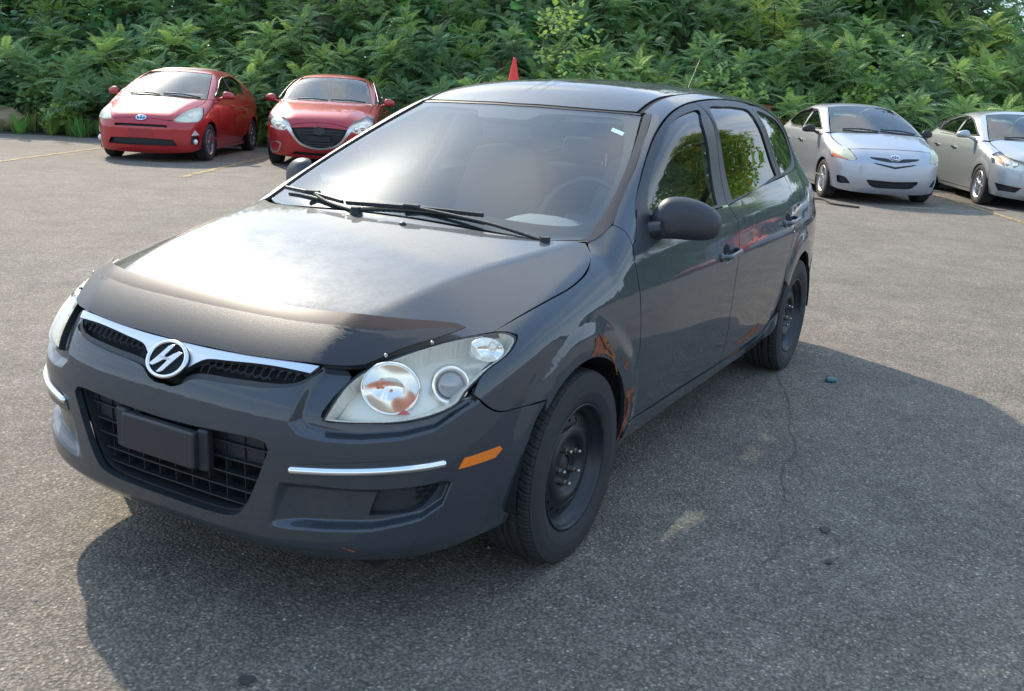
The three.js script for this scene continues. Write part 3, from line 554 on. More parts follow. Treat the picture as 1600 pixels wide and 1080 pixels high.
// the point of the form above (x, y), looked for along z from the front
function onForm(form, x, y, off, z1 = 1.1, z0 = -0.2) {
  for (let z = z1; z > z0; z -= 0.01) if (form(x, y, z) - off < 0) { let a = z + 0.01, b = z; for (let i = 0; i < 14; i++) { const m = (a + b) / 2; if (form(x, y, m) - off < 0) b = m; else a = m; } return [x, y, b]; }
  return null;
}
function rod(a, b, w, h) { // a small square bar between two points
  const d = V(b[0] - a[0], b[1] - a[1], b[2] - a[2]), l = d.length(), g = new THREE.BoxGeometry(l, w, h);
  g.applyQuaternion(new THREE.Quaternion().setFromUnitVectors(V(1, 0, 0), d.normalize()));
  return g.translate((a[0] + b[0]) / 2, (a[1] + b[1]) / 2, (a[2] + b[2]) / 2);
}
// honeycomb bars where test(x, y) holds; to(x, y) gives the place
function hexMesh(test, [x0, x1], [y0, y1], cell, t, to) {
  const r = cell / Math.sqrt(3), done = new Set(), list = [];
  for (let j = 0, y = y0; y < y1; j++, y += 1.5 * r) for (let x = x0 + (j % 2 ? cell / 2 : 0); x < x1; x += cell) {
    for (let k = 0; k < 6; k++) {
      const a1 = (k + 0.5) * Math.PI / 3, a2 = (k + 1.5) * Math.PI / 3, ax = x + r * Math.cos(a1), ay = y + r * Math.sin(a1), bx = x + r * Math.cos(a2), by = y + r * Math.sin(a2);
      const key = Math.round((ax + bx) * 2000) + ':' + Math.round((ay + by) * 2000); if (done.has(key)) continue; done.add(key);
      if (!test((ax + bx) / 2, (ay + by) / 2)) continue;
      const A = to(ax, ay), B = to(bx, by); if (!A || !B) continue;
      list.push(rod(A, B, t, t * 2.4));
    }
  }
  return join(list);
}
function ragged(pts, amp, seed) {
  const r = outline(mm(pts), 0.006), n = r.length, c = [0, 1, 2].map((k) => r.reduce((a, p) => a + p[k], 0) / n);
  return r.map((p, i) => {
    const j = noise2(i * 0.11, seed) * 0.6 + noise2(i * 0.34, seed + 50) * 0.5 + noise2(i * 0.9, seed + 90) * 0.35, d = [0, 1, 2].map((k) => p[k] - c[k]), l = Math.hypot(...d) || 1, k = amp * j;
    return [0, 1, 2].map((m) => (p[m] + d[m] / l * k) * 1000).concat(1);
  });
}
function lampInside(lamp, side, P, out, shrink, lo) {
  part('lamp_bezel', side(join([P(shrink(out, -4), { ...lo, holes: [shrink(out, -13)], off: -0.008, flange: 0.075, step: 0.02 })])), M.housing, lamp);
  part('lamp_housing', side(P(shrink(out, -3), { ...lo, off: -0.078, flange: 0, step: 0.03 })), M.silverPaint, lamp);
  const bowl = (r, depth, n = 40) => { const pr = []; for (let i = 0; i <= 14; i++) { const t = i / 14; pr.push([Math.max(0.001, r * t), depth * t * t]); } pr.push([r * 1.05, depth + 0.002], [r * 1.09, depth - 0.006], [r * 1.09, depth - 0.02]); let g = lathe(pr, n); g.rotateX(Math.PI / 2); if (n < 24) { g = g.toNonIndexed(); g.computeVertexNormals(); } return g; };
  const aim = (g, x, y, z, dx, dy, dz, s = [1, 1, 1]) => { g = g.clone(); g.scale(...s); g.applyQuaternion(new THREE.Quaternion().setFromUnitVectors(V(0, 0, 1), V(dx, dy, dz).normalize())); return g.translate(x, y, z); };
  part('lamp_reflector', side(aim(bowl(0.066, 0.050), 0.603, 0.683, 0.628, 0.48, 0.16, 0.86, [1.10, 0.98, 1])), M.reflector, lamp);
  const bulb = part('bulb', side(join([aim(new THREE.SphereGeometry(0.0045, 16, 12), 0.618, 0.680, 0.655, 0.4, 0.1, 0.9, [1, 1, 1.7]), aim(new THREE.CylinderGeometry(0.004, 0.004, 0.009, 16).rotateX(Math.PI / 2), 0.592, 0.684, 0.655, 0.45, 0.12, 0.88)])), M.amber, lamp);
  part('lamp_projector', side(join([aim(lathe([[0.036, 0], [0.040, 0.012], [0.047, 0.016], [0.052, 0.010], [0.054, -0.004], [0.053, -0.03]], 40).rotateX(Math.PI / 2), 0.727, 0.690, 0.545, 0.62, 0.2, 0.76)])), M.reflector, lamp);
  part('lamp_projector_glass', side(aim(new THREE.SphereGeometry(0.036, 28, 16), 0.725, 0.690, 0.540, 0.62, 0.2, 0.76, [1, 1, 0.55])), M.projector, lamp);
  part('lamp_reflector', side(aim(bowl(0.034, 0.024, 28), 0.755, 0.764, 0.425, 0.72, 0.3, 0.62, [1.3, 0.9, 1])), M.reflector, lamp);
  part('turn_bulb', side(aim(new THREE.SphereGeometry(0.012, 14, 10), 0.772, 0.771, 0.412, 0.7, 0.3, 0.6)), M.silverPaint, lamp);
  part('lamp_mark', side(P([[672, 636, 700, 1], [686, 652, 690, 1], [700, 637, 676, 1]], { ...lo, off: -0.045, flange: 0, step: 0.02 })), M.redTri, lamp);
  void bulb;
}
const MIRROR_RING = outline(mm([[-126, 4, 0], [-108, 46, 0], [-78, 76, 0], [-30, 84, 0], [30, 76, 0], [91, 50, 0], [122, 20, 0], [129, -13, 0], [119, -44, 0], [90, -62, 0], [-39, -65, 0], [-112, -58, 0]]), 0.012);
function mirrorShell() {
  const ring = MIRROR_RING;
  const rows = 16, pos = [], idx = [], n = ring.length;
  for (let j = 0; j <= rows + 2; j++) { const f = Math.min(1, j / rows) * Math.PI / 2, s = j <= rows ? Math.pow(Math.sin(f), 0.62) : j === rows + 1 ? 0.985 : 0.93, c = j <= rows ? 0.062 * Math.cos(f) : j === rows + 1 ? -0.012 : -0.012; for (const p of ring) pos.push(p[0] * s, p[1] * s, c); }
  for (let j = 0; j < rows + 2; j++) for (let i = 0; i < n; i++) { const a = j * n + i, b = j * n + (i + 1) % n; idx.push(a, b, a + n, b, b + n, a + n); }
  const g = new THREE.BufferGeometry(); g.setAttribute('position', new THREE.Float32BufferAttribute(pos, 3)); g.setIndex(idx); g.computeVertexNormals();
  return g;
}
function mirrorGlass() { const g = new THREE.ShapeGeometry(new THREE.Shape(MIRROR_RING.map((p) => new THREE.Vector2(p[0] * 0.93, p[1] * 0.93)))); return g.translate(0, 0, -0.0115); }
function buildMirror(mir, side, P) {
  const g = mirrorShell();
  const basis = new THREE.Matrix4().makeBasis(V(0.85, 0.0, -0.527), V(0, 1, 0), V(0.527, 0.0, 0.85)).setPosition(0.892, 1.022, -0.700);
  const shell = part('mirror_housing', side(g.clone().applyMatrix4(basis)), M.mirrorShell, mir);
  part('mirror_glass', side(mirrorGlass().applyMatrix4(basis)), M.chrome, mir);
  part('mirror_sail', side(P([[812, 968, -442, 1], [790, 996, -640], [788, 1010, -700, 1], [772, 1052, -655], [757, 1062, -566, 1]], { dir: [0.9, 0.42, 0], off: 0.002, step: 0.03 })), M.satin, mir);
  part('mirror_arm', side(moved(new THREE.CylinderGeometry(0.028, 0.040, 0.12, 20), 0.800, 0.985, -0.610, 0, 0, -1.25, [1, 0.8, 1.3])), M.satin, mir);
}
function wagonFace(P, PD) {
  const F = wagonForm;
  // upper grille
  const grille = new THREE.Group(); grille.name = 'grille'; wagon.add(grille);
  part('grille_bar', both(P([[0, 729, 788, 1], [122, 729, 787], [260, 733, 778], [387, 737, 762], [462, 736, 747, 1], [450, 720, 768, 1], [335, 722, 783], [208, 714, 799], [120, 705, 810], [92, 690, 822, 1], [60, 668, 838], [0, 655, 844, 1]], { dir: [0, 0.5, 0.87], off: 0.006, flange: 0.02, step: 0.012 })), M.brushed, grille);
  part('grille_backing', both(P([[0, 724, 790, 1], [460, 735, 749, 1], [440, 694, 792], [395, 678, 813], [243, 668, 833], [0, 626, 856, 1]], { dir: [0, 0.3, 0.95], off: -0.032, flange: 0, step: 0.05 })), M.voidBlack, grille);
  part('grille_lip', both(P([[60, 638, 850, 1], [96, 655, 843], [243, 666, 834], [397, 679, 812], [440, 697, 790], [465, 733, 750, 1], [448, 716, 770], [425, 700, 790], [385, 690, 805], [243, 680, 825], [105, 670, 833], [70, 656, 842, 1]], { dir: [0, 0.4, 0.9], off: -0.006, flange: 0.02, step: 0.015 })), M.greyPlastic, grille);
  const open = m2([[84, 668], [110, 678], [243, 684], [385, 694], [425, 706], [444, 718], [335, 724], [208, 720], [115, 712], [84, 700]]);
  part('grille_mesh', both(hexMesh((x, y) => inPoly(open, x, y) > -0.002, [0.05, 0.47], [0.655, 0.74], 0.026, 0.0026, (x, y) => onForm(F, x, y, -0.014))), M.blackPlastic, grille);
  { // oval badge with a slanted letter H
    const c = onForm(F, 0, 0.683, 0), n = gradient(F, ...c), q = new THREE.Quaternion().setFromUnitVectors(V(0, 0, 1), V(...n)), mat = new THREE.Matrix4().compose(V(c[0] + n[0] * 0.016, c[1] + n[1] * 0.016, c[2] + n[2] * 0.016), q, V(1, 1, 1));
    const em = new THREE.Group(); em.name = 'badge'; em.applyMatrix4(mat); wagon.add(em);
    const ring = new THREE.TorusGeometry(0.069, 0.0075, 12, 64); ring.scale(1, 0.735, 0.75); part('badge_ring', ring, M.chrome, em);
    const backing = new THREE.CylinderGeometry(0.070, 0.072, 0.012, 56); backing.rotateX(Math.PI / 2); backing.scale(1, 0.735, 1); backing.translate(0, 0, -0.008); part('badge_plate', backing, M.voidBlack, em);
    const S = (l) => { const s = new THREE.Shape(); s.moveTo(...l[0]); for (let i = 1; i < l.length; i++) l[i].length === 2 ? s.lineTo(...l[i]) : s.quadraticCurveTo(...l[i]); return new THREE.ExtrudeGeometry(s, { depth: 0.004, bevelEnabled: true, bevelThickness: 0.0025, bevelSize: 0.0012, bevelSegments: 3, curveSegments: 10 }); };
    const k = 0.001, sc = (l) => l.map((p) => p.map((v) => v * k));
    const left = S(sc([[-50, -24], [-30, 0, -8, 34], [2, 40], [12, 41], [0, 22, -8, 8], [-10, 2, -2, -3], [6, -8, 22, 2], [-2, 2, -14, -10], [-26, -20, -38, -26]]));
    const right = S(sc([[50, 24], [30, 0, 8, -34], [-2, -40], [-12, -41], [0, -22, 8, -8], [10, -2, 2, 3], [-6, 8, -22, -2], [2, -2, 14, 10], [26, 20, 38, 26]]));
    part('badge_letter', join([left, right]), M.brushed, em);
  }
  // lower grille
  const low = new THREE.Group(); low.name = 'lower_grille'; wagon.add(low);
  const hole = [[0, 300, 872, 1], [154, 301, 872], [232, 306, 869], [275, 318, 867], [302, 348, 865], [340, 421, 862], [368, 489, 859], [382, 524, 858], [372, 541, 858], [340, 547, 861], [271, 546, 867], [129, 538, 873], [0, 534, 874, 1]], hx = [];
  for (const p of hole) hx.push([p[0] / 1000, p[1] / 1000]);
  const full = [...hx, ...hx.slice(1, -1).reverse().map(([a, b]) => [-a, b])];
  const cut = hole.map((p) => (p[0] ? [p[0] + 12, p[1] + (p[1] > 420 ? 10 : -10), p[2], p[3] || 0] : [0, p[1] + (p[1] > 420 ? 10 : -10), p[2], 1]));
  part('grille_surround', both(P([...cut, ...hole.slice().reverse().map((p) => [p[0] * 0.965, 420 + (p[1] - 420) * 0.94, p[2], p[3] || 0])], { dir: [0, 0, 1], off: -0.022, flange: 0.05, step: 0.02 })), M.greyPlastic, low);
  part('grille_backing', both(P(cut, { dir: [0, 0, 1], off: -0.12, flange: 0, step: 0.06 })), M.voidBlack, low);
  const bar = (y, d, h) => { const pts = []; for (let i = -20; i <= 20; i++) { const x = i / 20 * 0.385; if (inPoly(full, x, y) > 0.006) { const q = onForm(F, Math.abs(x), y, -0.030); if (q) pts.push([x, y, q[2]]); } } const l = []; for (let i = 0; i < pts.length - 1; i++) { const g = rod([pts[i][0], y, pts[i][2] - d / 2], [pts[i + 1][0], y, pts[i + 1][2] - d / 2], h, d); l.push(g); } return l.length ? join(l) : null; };
  for (const [y, d, h] of [[0.498, 0.012, 0.004], [0.452, 0.05, 0.0045], [0.410, 0.05, 0.0045], [0.368, 0.05, 0.0045], [0.330, 0.05, 0.0045]]) part('grille_slat', bar(y, d, h), M.greyPlastic, low);
  for (let i = -5; i <= 5; i++) {
    const x = i * 0.066, l = []; let last = null;
    for (let y = 0.300; y < 0.54; y += 0.02) { if (inPoly(full, x, y) < 0.006) { last = null; continue; } const q = onForm(F, Math.abs(x), y, -0.034); const p = [x, y, q[2] - 0.012]; if (last) l.push(rod(last, p, 0.0022, 0.02)); last = p; }
    if (l.length) part('grille_rib', l, M.greyPlastic, low);
  }
  part('grille_panel', both(P([[0, 455, 872, 1], [352, 455, 860, 1], [370, 500, 859], [370, 536, 858], [340, 545, 861], [0, 532, 874, 1]], { dir: [0, 0, 1], off: -0.040, flange: 0, step: 0.05 })), M.blackPlastic, low);
  // the bracket for a number plate, without a plate
  const br = new THREE.Group(); br.name = 'plate_bracket'; wagon.add(br);
  part('bracket_plate', moved(box(0.285, 0.104, 0.030, 0.008), 0.012, 0.476, 0.886, -0.03), M.satin, br);
  part('bracket_side', moved(box(0.05, 0.118, 0.03, 0.008), -0.150, 0.472, 0.868, 0, -0.1), M.blackPlastic, br);
  part('bracket_side', moved(box(0.035, 0.118, 0.03, 0.008), 0.165, 0.476, 0.866, 0, 0.15), M.blackPlastic, br);
  for (const [x, y, w] of [[0.02, 0.395, 0.05], [0.09, 0.388, 0.06], [-0.05, 0.40, 0.03]]) part('radiator_fin', moved(box(w, 0.018, 0.01), x, y, 0.775), M.brushed, low);
}
function wagonRearEnd(P) {
  const d = { dir: [0, 0.25, -1], step: 0.06 };
  const rg = [[0, 1350, -3330, 1], [400, 1335, -3320], [480, 1300, -3330], [590, 1080, -3440], [585, 1055, -3450], [0, 1050, -3530, 1]];
  part('tailgate', both(P([[0, 1412, -3300, 1], [300, 1406, -3280], [480, 1392, -3250, 1], [560, 1300, -3320], [640, 1090, -3395], [690, 880, -3430], [700, 600, -3460, 1], [0, 600, -3600, 1]], { ...d, holes: [] })), M.paint, wagon);
  void rg;
  part('rear_window', both(P(rg, { ...d, off: 0.006, flange: 0.004 })), M.tintGlass, wagon);
  part('rear_bumper', both(P([[0, 592, -3600, 1], [700, 592, -3460], [760, 590, -3400], [775, 260, -3380, 1], [400, 240, -3560], [0, 240, -3600, 1]], { dir: [0, 0, -1], off: 0.012, step: 0.06 })), M.paint, wagon);
}
function wagonCabin(P) {
  const cab = new THREE.Group(); cab.name = 'cabin'; wagon.add(cab);
  part('cabin_floor', [moved(box(1.46, 0.06, 2.9, 0.02), 0, 0.24, -1.75), moved(box(1.3, 0.35, 0.06, 0.01), 0, 0.45, -0.32), moved(box(1.2, 0.55, 0.06, 0.01), 0, 0.5, -3.3)], M.cabin, cab);
  part('engine_bay', [moved(box(1.22, 0.42, 0.92, 0.04), 0, 0.47, 0.17)], M.voidBlack, cab);
  for (const s of [1, -1]) {
    const sd = (g) => (s > 0 ? g : mirrored(g));
    part('door_card', sd(P([[815, 985, -460, 1], [802, 1000, -1000], [770, 1050, -2200], [735, 1075, -2900, 1], [840, 320, -2900, 1], [840, 320, -460, 1]], { dir: [1, 0.1, 0], off: -0.075, flange: 0, step: 0.08 })), M.cabin, cab);
    part('pillar_trim', sd(P([[583, 1405, -1545, 1], [798, 1010, -1440, 1], [800, 1010, -1510, 1], [612, 1392, -1625, 1]], { dir: [0.9, 0.42, 0], off: -0.035, flange: 0.02, step: 0.06 })), M.headliner, cab);
  }
  part('headliner', both(P([[0, 1390, -1060, 1], [500, 1370, -1140, 1], [530, 1440, -1700], [520, 1430, -2600], [480, 1370, -3220, 1], [0, 1410, -3280, 1]], { dir: [0, 1, 0.1], off: -0.045, flange: 0, step: 0.08 })), M.headliner, cab);
  // dashboard: a soft-topped shelf with a hood over the dials
  const sec = [[0.99, -0.30], [1.000, -0.42], [0.985, -0.60], [0.965, -0.70], [0.90, -0.735], [0.78, -0.70], [0.62, -0.66]], pos = [], idx = [], nx = 24;
  for (let i = 0; i <= nx; i++) { const x = (i / nx - 0.5) * 1.40; for (const [y, z] of sec) { const bump = z < -0.5 && y > 0.88 ? 0.055 * Math.exp(-Math.pow((x - 0.37) / 0.17, 4)) : 0; pos.push(x, y - 0.045 + bump - 0.03 * x * x, z - 0.10 * x * x - bump * 0.6); } }
  const k = sec.length; for (let i = 0; i < nx; i++) for (let j = 0; j < k - 1; j++) { const a = i * k + j; idx.push(a, a + 1, a + k, a + 1, a + k + 1, a + k); }
  const dg = new THREE.BufferGeometry(); dg.setAttribute('position', new THREE.Float32BufferAttribute(pos, 3)); dg.setIndex(idx); dg.computeVertexNormals();
  part('dashboard', dg, M.dash, cab);
  const whl = new THREE.TorusGeometry(0.185, 0.015, 12, 48); whl.rotateX(-0.42); whl.translate(0.37, 0.935, -0.93);
  part('steering_wheel', [whl, moved(box(0.15, 0.10, 0.05, 0.03), 0.37, 0.925, -0.92, -0.42), moved(box(0.34, 0.03, 0.02, 0.008), 0.37, 0.93, -0.93, -0.42)], M.satin, cab);
  const seatShape = (w, hh) => { const s = new THREE.Shape(); s.moveTo(-w / 2, 0); s.quadraticCurveTo(-w / 2 - 0.02, hh * 0.6, -w * 0.34, hh * 0.96); s.quadraticCurveTo(0, hh * 1.04, w * 0.34, hh * 0.96); s.quadraticCurveTo(w / 2 + 0.02, hh * 0.6, w / 2, 0); s.closePath(); return new THREE.ExtrudeGeometry(s, { depth: 0.09, bevelEnabled: true, bevelThickness: 0.035, bevelSize: 0.03, bevelSegments: 4, curveSegments: 14 }); };
  for (const x of [0.37, -0.37]) {
    part('front_seat', [moved(seatShape(0.44, 0.60), x, 0.55, -1.52, -0.28), moved(box(0.50, 0.16, 0.52, 0.06), x, 0.47, -1.22)], M.seat, cab);
    part('headrest', [moved(box(0.25, 0.17, 0.10, 0.045), x, 1.255, -1.70, -0.15), moved(box(0.10, 0.12, 0.02, 0.008), x, 1.15, -1.685, -0.2)], M.seat, cab);
  }
  part('rear_seat', [moved(box(1.24, 0.60, 0.15, 0.06), 0, 0.75, -2.42, -0.3), moved(box(1.28, 0.16, 0.5, 0.06), 0, 0.46, -2.15)], M.seat, cab);
  for (const x of [0.42, 0, -0.42]) part('headrest', moved(box(0.26, 0.14, 0.09, 0.04), x, 1.12, -2.56, -0.2), M.seat, cab);
  part('rear_view_mirror', [moved(box(0.235, 0.078, 0.035, 0.02), -0.02, 1.268, -0.985, 0.1), moved(new THREE.CylinderGeometry(0.009, 0.009, 0.06, 10), -0.02, 1.315, -0.995, -0.2)], M.satin, cab);
  for (const x of [0.34, -0.34]) part('sun_visor', moved(box(0.36, 0.02, 0.15, 0.008), x, 1.345, -1.22, 0.2), M.headliner, cab);
}
function wagonExtras(P, PD) {
  const F = wagonForm;
  // stone deflector along the bonnet's leading edge: it stands off the paint, more at its upper edge
  const dt = [[0, 824, 640, 1], [97, 824, 642], [283, 822, 638], [444, 822, 608], [543, 819, 556], [603, 816, 512], [649, 812, 472], [685, 806, 446], [704, 800, 440, 1]], db = [[690, 796, 480], [660, 786, 540], [620, 772, 600], [585, 757, 660], [562, 746, 695, 1], [530, 741, 716], [449, 738, 748], [260, 733, 780], [0, 727, 789, 1]];
  const dEdge = (x, y, z) => 0.010 + 0.022 * sstep(0.745, 0.83, y) * (1 - 0.4 * sstep(0.4, 0.7, Math.abs(x)));
  const dbr = db.slice().reverse(), seamLine = dt.map((p, i) => [0, 1, 2].map((k) => lerp(p[k], dbr[i][k], i === 8 ? 0.45 : 0.30)).concat(i === 0 || i === 8 ? 1 : 0));
  const df = part('hood_deflector', both(P([...seamLine, ...db], { dir: [0, 0.75, 0.66], lift: dEdge, flange: 0.003, step: 0.025 })), M.shield, wagon);
  part('deflector_edge', both(P([...dt, ...seamLine.slice().reverse()], { dir: [0, 0.75, 0.66], lift: dEdge, flange: 0.003, step: 0.02 })), M.smoke, df);
  for (const s of [1, -1]) for (const [x, y, z] of [[0.600, 0.772, 0.622], [0.672, 0.797, 0.512]]) { const g = onForm(F, x, y, 0.016) || [x, y, z]; part('clip', [moved(new THREE.SphereGeometry(0.0055, 10, 8), s * x, y, g[2])], M.nut, df); }
  // wipers
  const blade = (a, b, arm, pivot) => {
    const w = new THREE.Group(); w.name = 'wiper'; wagon.add(w);
    const up = (p, k) => [p[0], p[1] + k, p[2] + k * 0.5], mid = [0, 1, 2].map((i) => (a[i] + b[i]) / 2);
    part('wiper_blade', [tube([up(a, 0.004), up(mid, 0.007), up(b, 0.004)], 0.0055, 20, 6), tube([up(a, 0.010), up(mid, 0.014), up(b, 0.010)], 0.005, 20, 6)], M.satin, w);
    part('wiper_arm', [tube([pivot, arm, up(mid, 0.014)], 0.006, 20, 8), moved(box(0.065, 0.014, 0.020, 0.005), ...up(mid, 0.016), 0, 0.2), moved(new THREE.CylinderGeometry(0.018, 0.02, 0.03, 16), ...pivot)], M.blackPlastic, w);
  };
  const g = (x, off = 0.006, dz = 0) => { // a point on the screen a little above its foot
    let z = -0.05; while (z > -0.5 && wagonGlass(z, x) < wagonHood(z, x) + 0.012) z -= 0.004; z -= dz; return [x, wagonGlass(z, x) + off, z];
  };
  blade(g(0.34, 0.004, 0.035), g(-0.215, 0.004, 0.012), [0.40, 1.004, -0.185], [0.60, 0.972, -0.185]);
  blade(g(-0.235, 0.004, 0.012), g(-0.64, 0.004, 0.030), [-0.32, 1.006, -0.195], [-0.14, 0.996, -0.135]);
  part('washer_nozzle', [moved(new THREE.SphereGeometry(1, 12, 8), 0.10, wagonHood(-0.09, 0.10) + 0.002, -0.09, 0, 0, 0, [0.014, 0.008, 0.010])], M.satin, wagon);
  part('antenna', [moved(new THREE.CylinderGeometry(0.012, 0.016, 0.02, 12), 0.0, 1.44, -3.02), tube([[0.0, 1.445, -3.02], [0.0, 1.55, -3.12], [0.0, 1.66, -3.225]], 0.0028, 8, 6)], M.satin, wagon);
  // rust on the driver's side
  const R = (pts, amp, seed, off, mat, nm = 'rust_patch') => part(nm, P(ragged(pts, amp, seed), { dir: [0.95, 0.2, 0], off, flange: 0.003, step: 0.015 }), mat, wagon);
  R([[876, 674, 4], [876, 692, -14], [873, 728, -38], [874, 732, -60], [874, 714, -92], [878, 686, -128], [881, 645, -164], [882, 590, -196], [880, 566, -206], [880, 600, -184], [880, 636, -146], [880, 662, -92], [880, 672, -30]], 0.011, 7, 0.0022, M.rust);
  R([[874, 728, -50], [876, 706, -72], [878, 690, -84], [880, 666, -118], [880, 650, -140], [880, 660, -134], [878, 678, -100], [876, 696, -82], [875, 710, -66]], 0.008, 11, 0.0036, M.voidBlack, 'rust_hole');
  R([[876, 484, -306], [876, 478, -344], [874, 420, -362], [864, 350, -374], [855, 285, -366], [856, 268, -350], [866, 330, -344], [872, 400, -330], [874, 450, -310]], 0.010, 19, 0.0022, M.rust);
  R([[875, 458, -312], [875, 450, -334], [872, 420, -344], [869, 378, -346], [870, 402, -334], [873, 436, -322]], 0.006, 23, 0.0036, M.voidBlack, 'rust_hole');
  R([[846, 354, -1680], [851, 364, -1800], [855, 384, -1950], [855, 388, -2030], [850, 362, -2050], [846, 345, -1960], [844, 338, -1780]], 0.016, 29, 0.0018, M.rust);
  R([[837, 300, -1560], [838, 302, -1680], [838, 302, -1800], [832, 292, -1790], [831, 284, -1680], [831, 284, -1570]], 0.008, 31, 0.0, M.rust);
  R([[545, 262, 790], [565, 264, 783], [562, 274, 795], [550, 276, 800]], 0.008, 37, 0.0015, M.rust);
  for (let i = 0; i < 16; i++) { const a = 1.35 + 1.5 * rnd(), r = 0.366 + 0.03 * rnd() * rnd(), y = 0.302 + r * Math.sin(a), z = 0.02 + r * Math.cos(a) - 0.05, q = 4 + 7 * rnd(); R([[875, y * 1000 + q, z * 1000], [875, y * 1000, z * 1000 - q * 1.3], [875, y * 1000 - q, z * 1000], [875, y * 1000, z * 1000 + q]], 0.004, 60 + i, 0.0014, M.rust, 'rust_fleck'); }
  part('mud_flap', [moved(box(0.02, 0.24, 0.06, 0.008), 0.825, 0.34, -0.335, 0.12)], M.blackPlastic, wagon);
  for (const s of [1, -1]) part('splash_guard', moved(box(0.24, 0.05, 0.30, 0.02), s * 0.56, 0.262, 0.48, 0, s * 0.5), M.voidBlack, wagon);
  part('air_deflector', moved(box(0.26, 0.17, 0.04, 0.01), -0.74, 0.235, 0.375), M.voidBlack, wagon);
  part('underbody', [moved(box(1.3, 0.08, 3.0, 0.02), 0, 0.215, -1.7), moved(box(1.24, 0.06, 1.0, 0.02), 0, 0.215, 0.2)], M.voidBlack, wagon);
}
// ---------- the grey wagon ----------
const inPoly = (poly, x, y) => { // signed distance in metres, positive inside
  let d = 1e9, ins = false;
  for (let i = 0, j = poly.length - 1; i < poly.length; j = i++) {
    const [xi, yi] = poly[i], [xj, yj] = poly[j], ex = xj - xi, ey = yj - yi, t = clamp(((x - xi) * ex + (y - yi) * ey) / (ex * ex + ey * ey)), q = Math.hypot(x - xi - ex * t, y - yi - ey * t);
    if (q < d) d = q;
    if ((yi > y) !== (yj > y) && x < xi + (y - yi) / (yj - yi) * ex) ins = !ins;
  }
  return ins ? d : -d;
};
const m2 = (l) => l.map(([a, b]) => [a / 1000, b / 1000]);
const FOG_POCKET = m2([[415, 437], [551, 445], [657, 449], [772, 457], [780, 449], [768, 394], [735, 362], [640, 338], [518, 327], [372, 312], [396, 392]]);
const LAMP_LEDGE = m2([[456, 760], [444, 660], [438, 604], [470, 580], [530, 574], [605, 576], [690, 585], [752, 602], [812, 668], [800, 760], [700, 820], [540, 790]]);
function wagonDetail(x, y, z) {
  let f = wagonForm(x, y, z); x = Math.abs(x);
  if (z > 0.2 && x > 0.34) {
    if (y < 0.48) f += 0.026 * sstep(-0.006, 0.016, inPoly(FOG_POCKET, x, y)) * sstep(0.36, 0.47, x);
    if (y > 0.55) f += 0.020 * sstep(-0.004, 0.015, inPoly(LAMP_LEDGE, x, y));
  }
  if (x > 0.7 && y > 0.7) for (const [hz, hy] of [[-1.335, 0.822], [-2.375, 0.862]]) {
    const q = Math.hypot((z - hz) / 1.25, y - hy); if (q < 0.06) f += 0.022 * sstep(0.044, 0.012, q);
  }
  return f;
}
const wagon = thing('station_wagon', 'dark grey station wagon with rusted wheel arches and black steel wheels, in front', 'car');
const carPart = (name, geo, mat, parent = wagon) => part(name, geo, mat, parent);
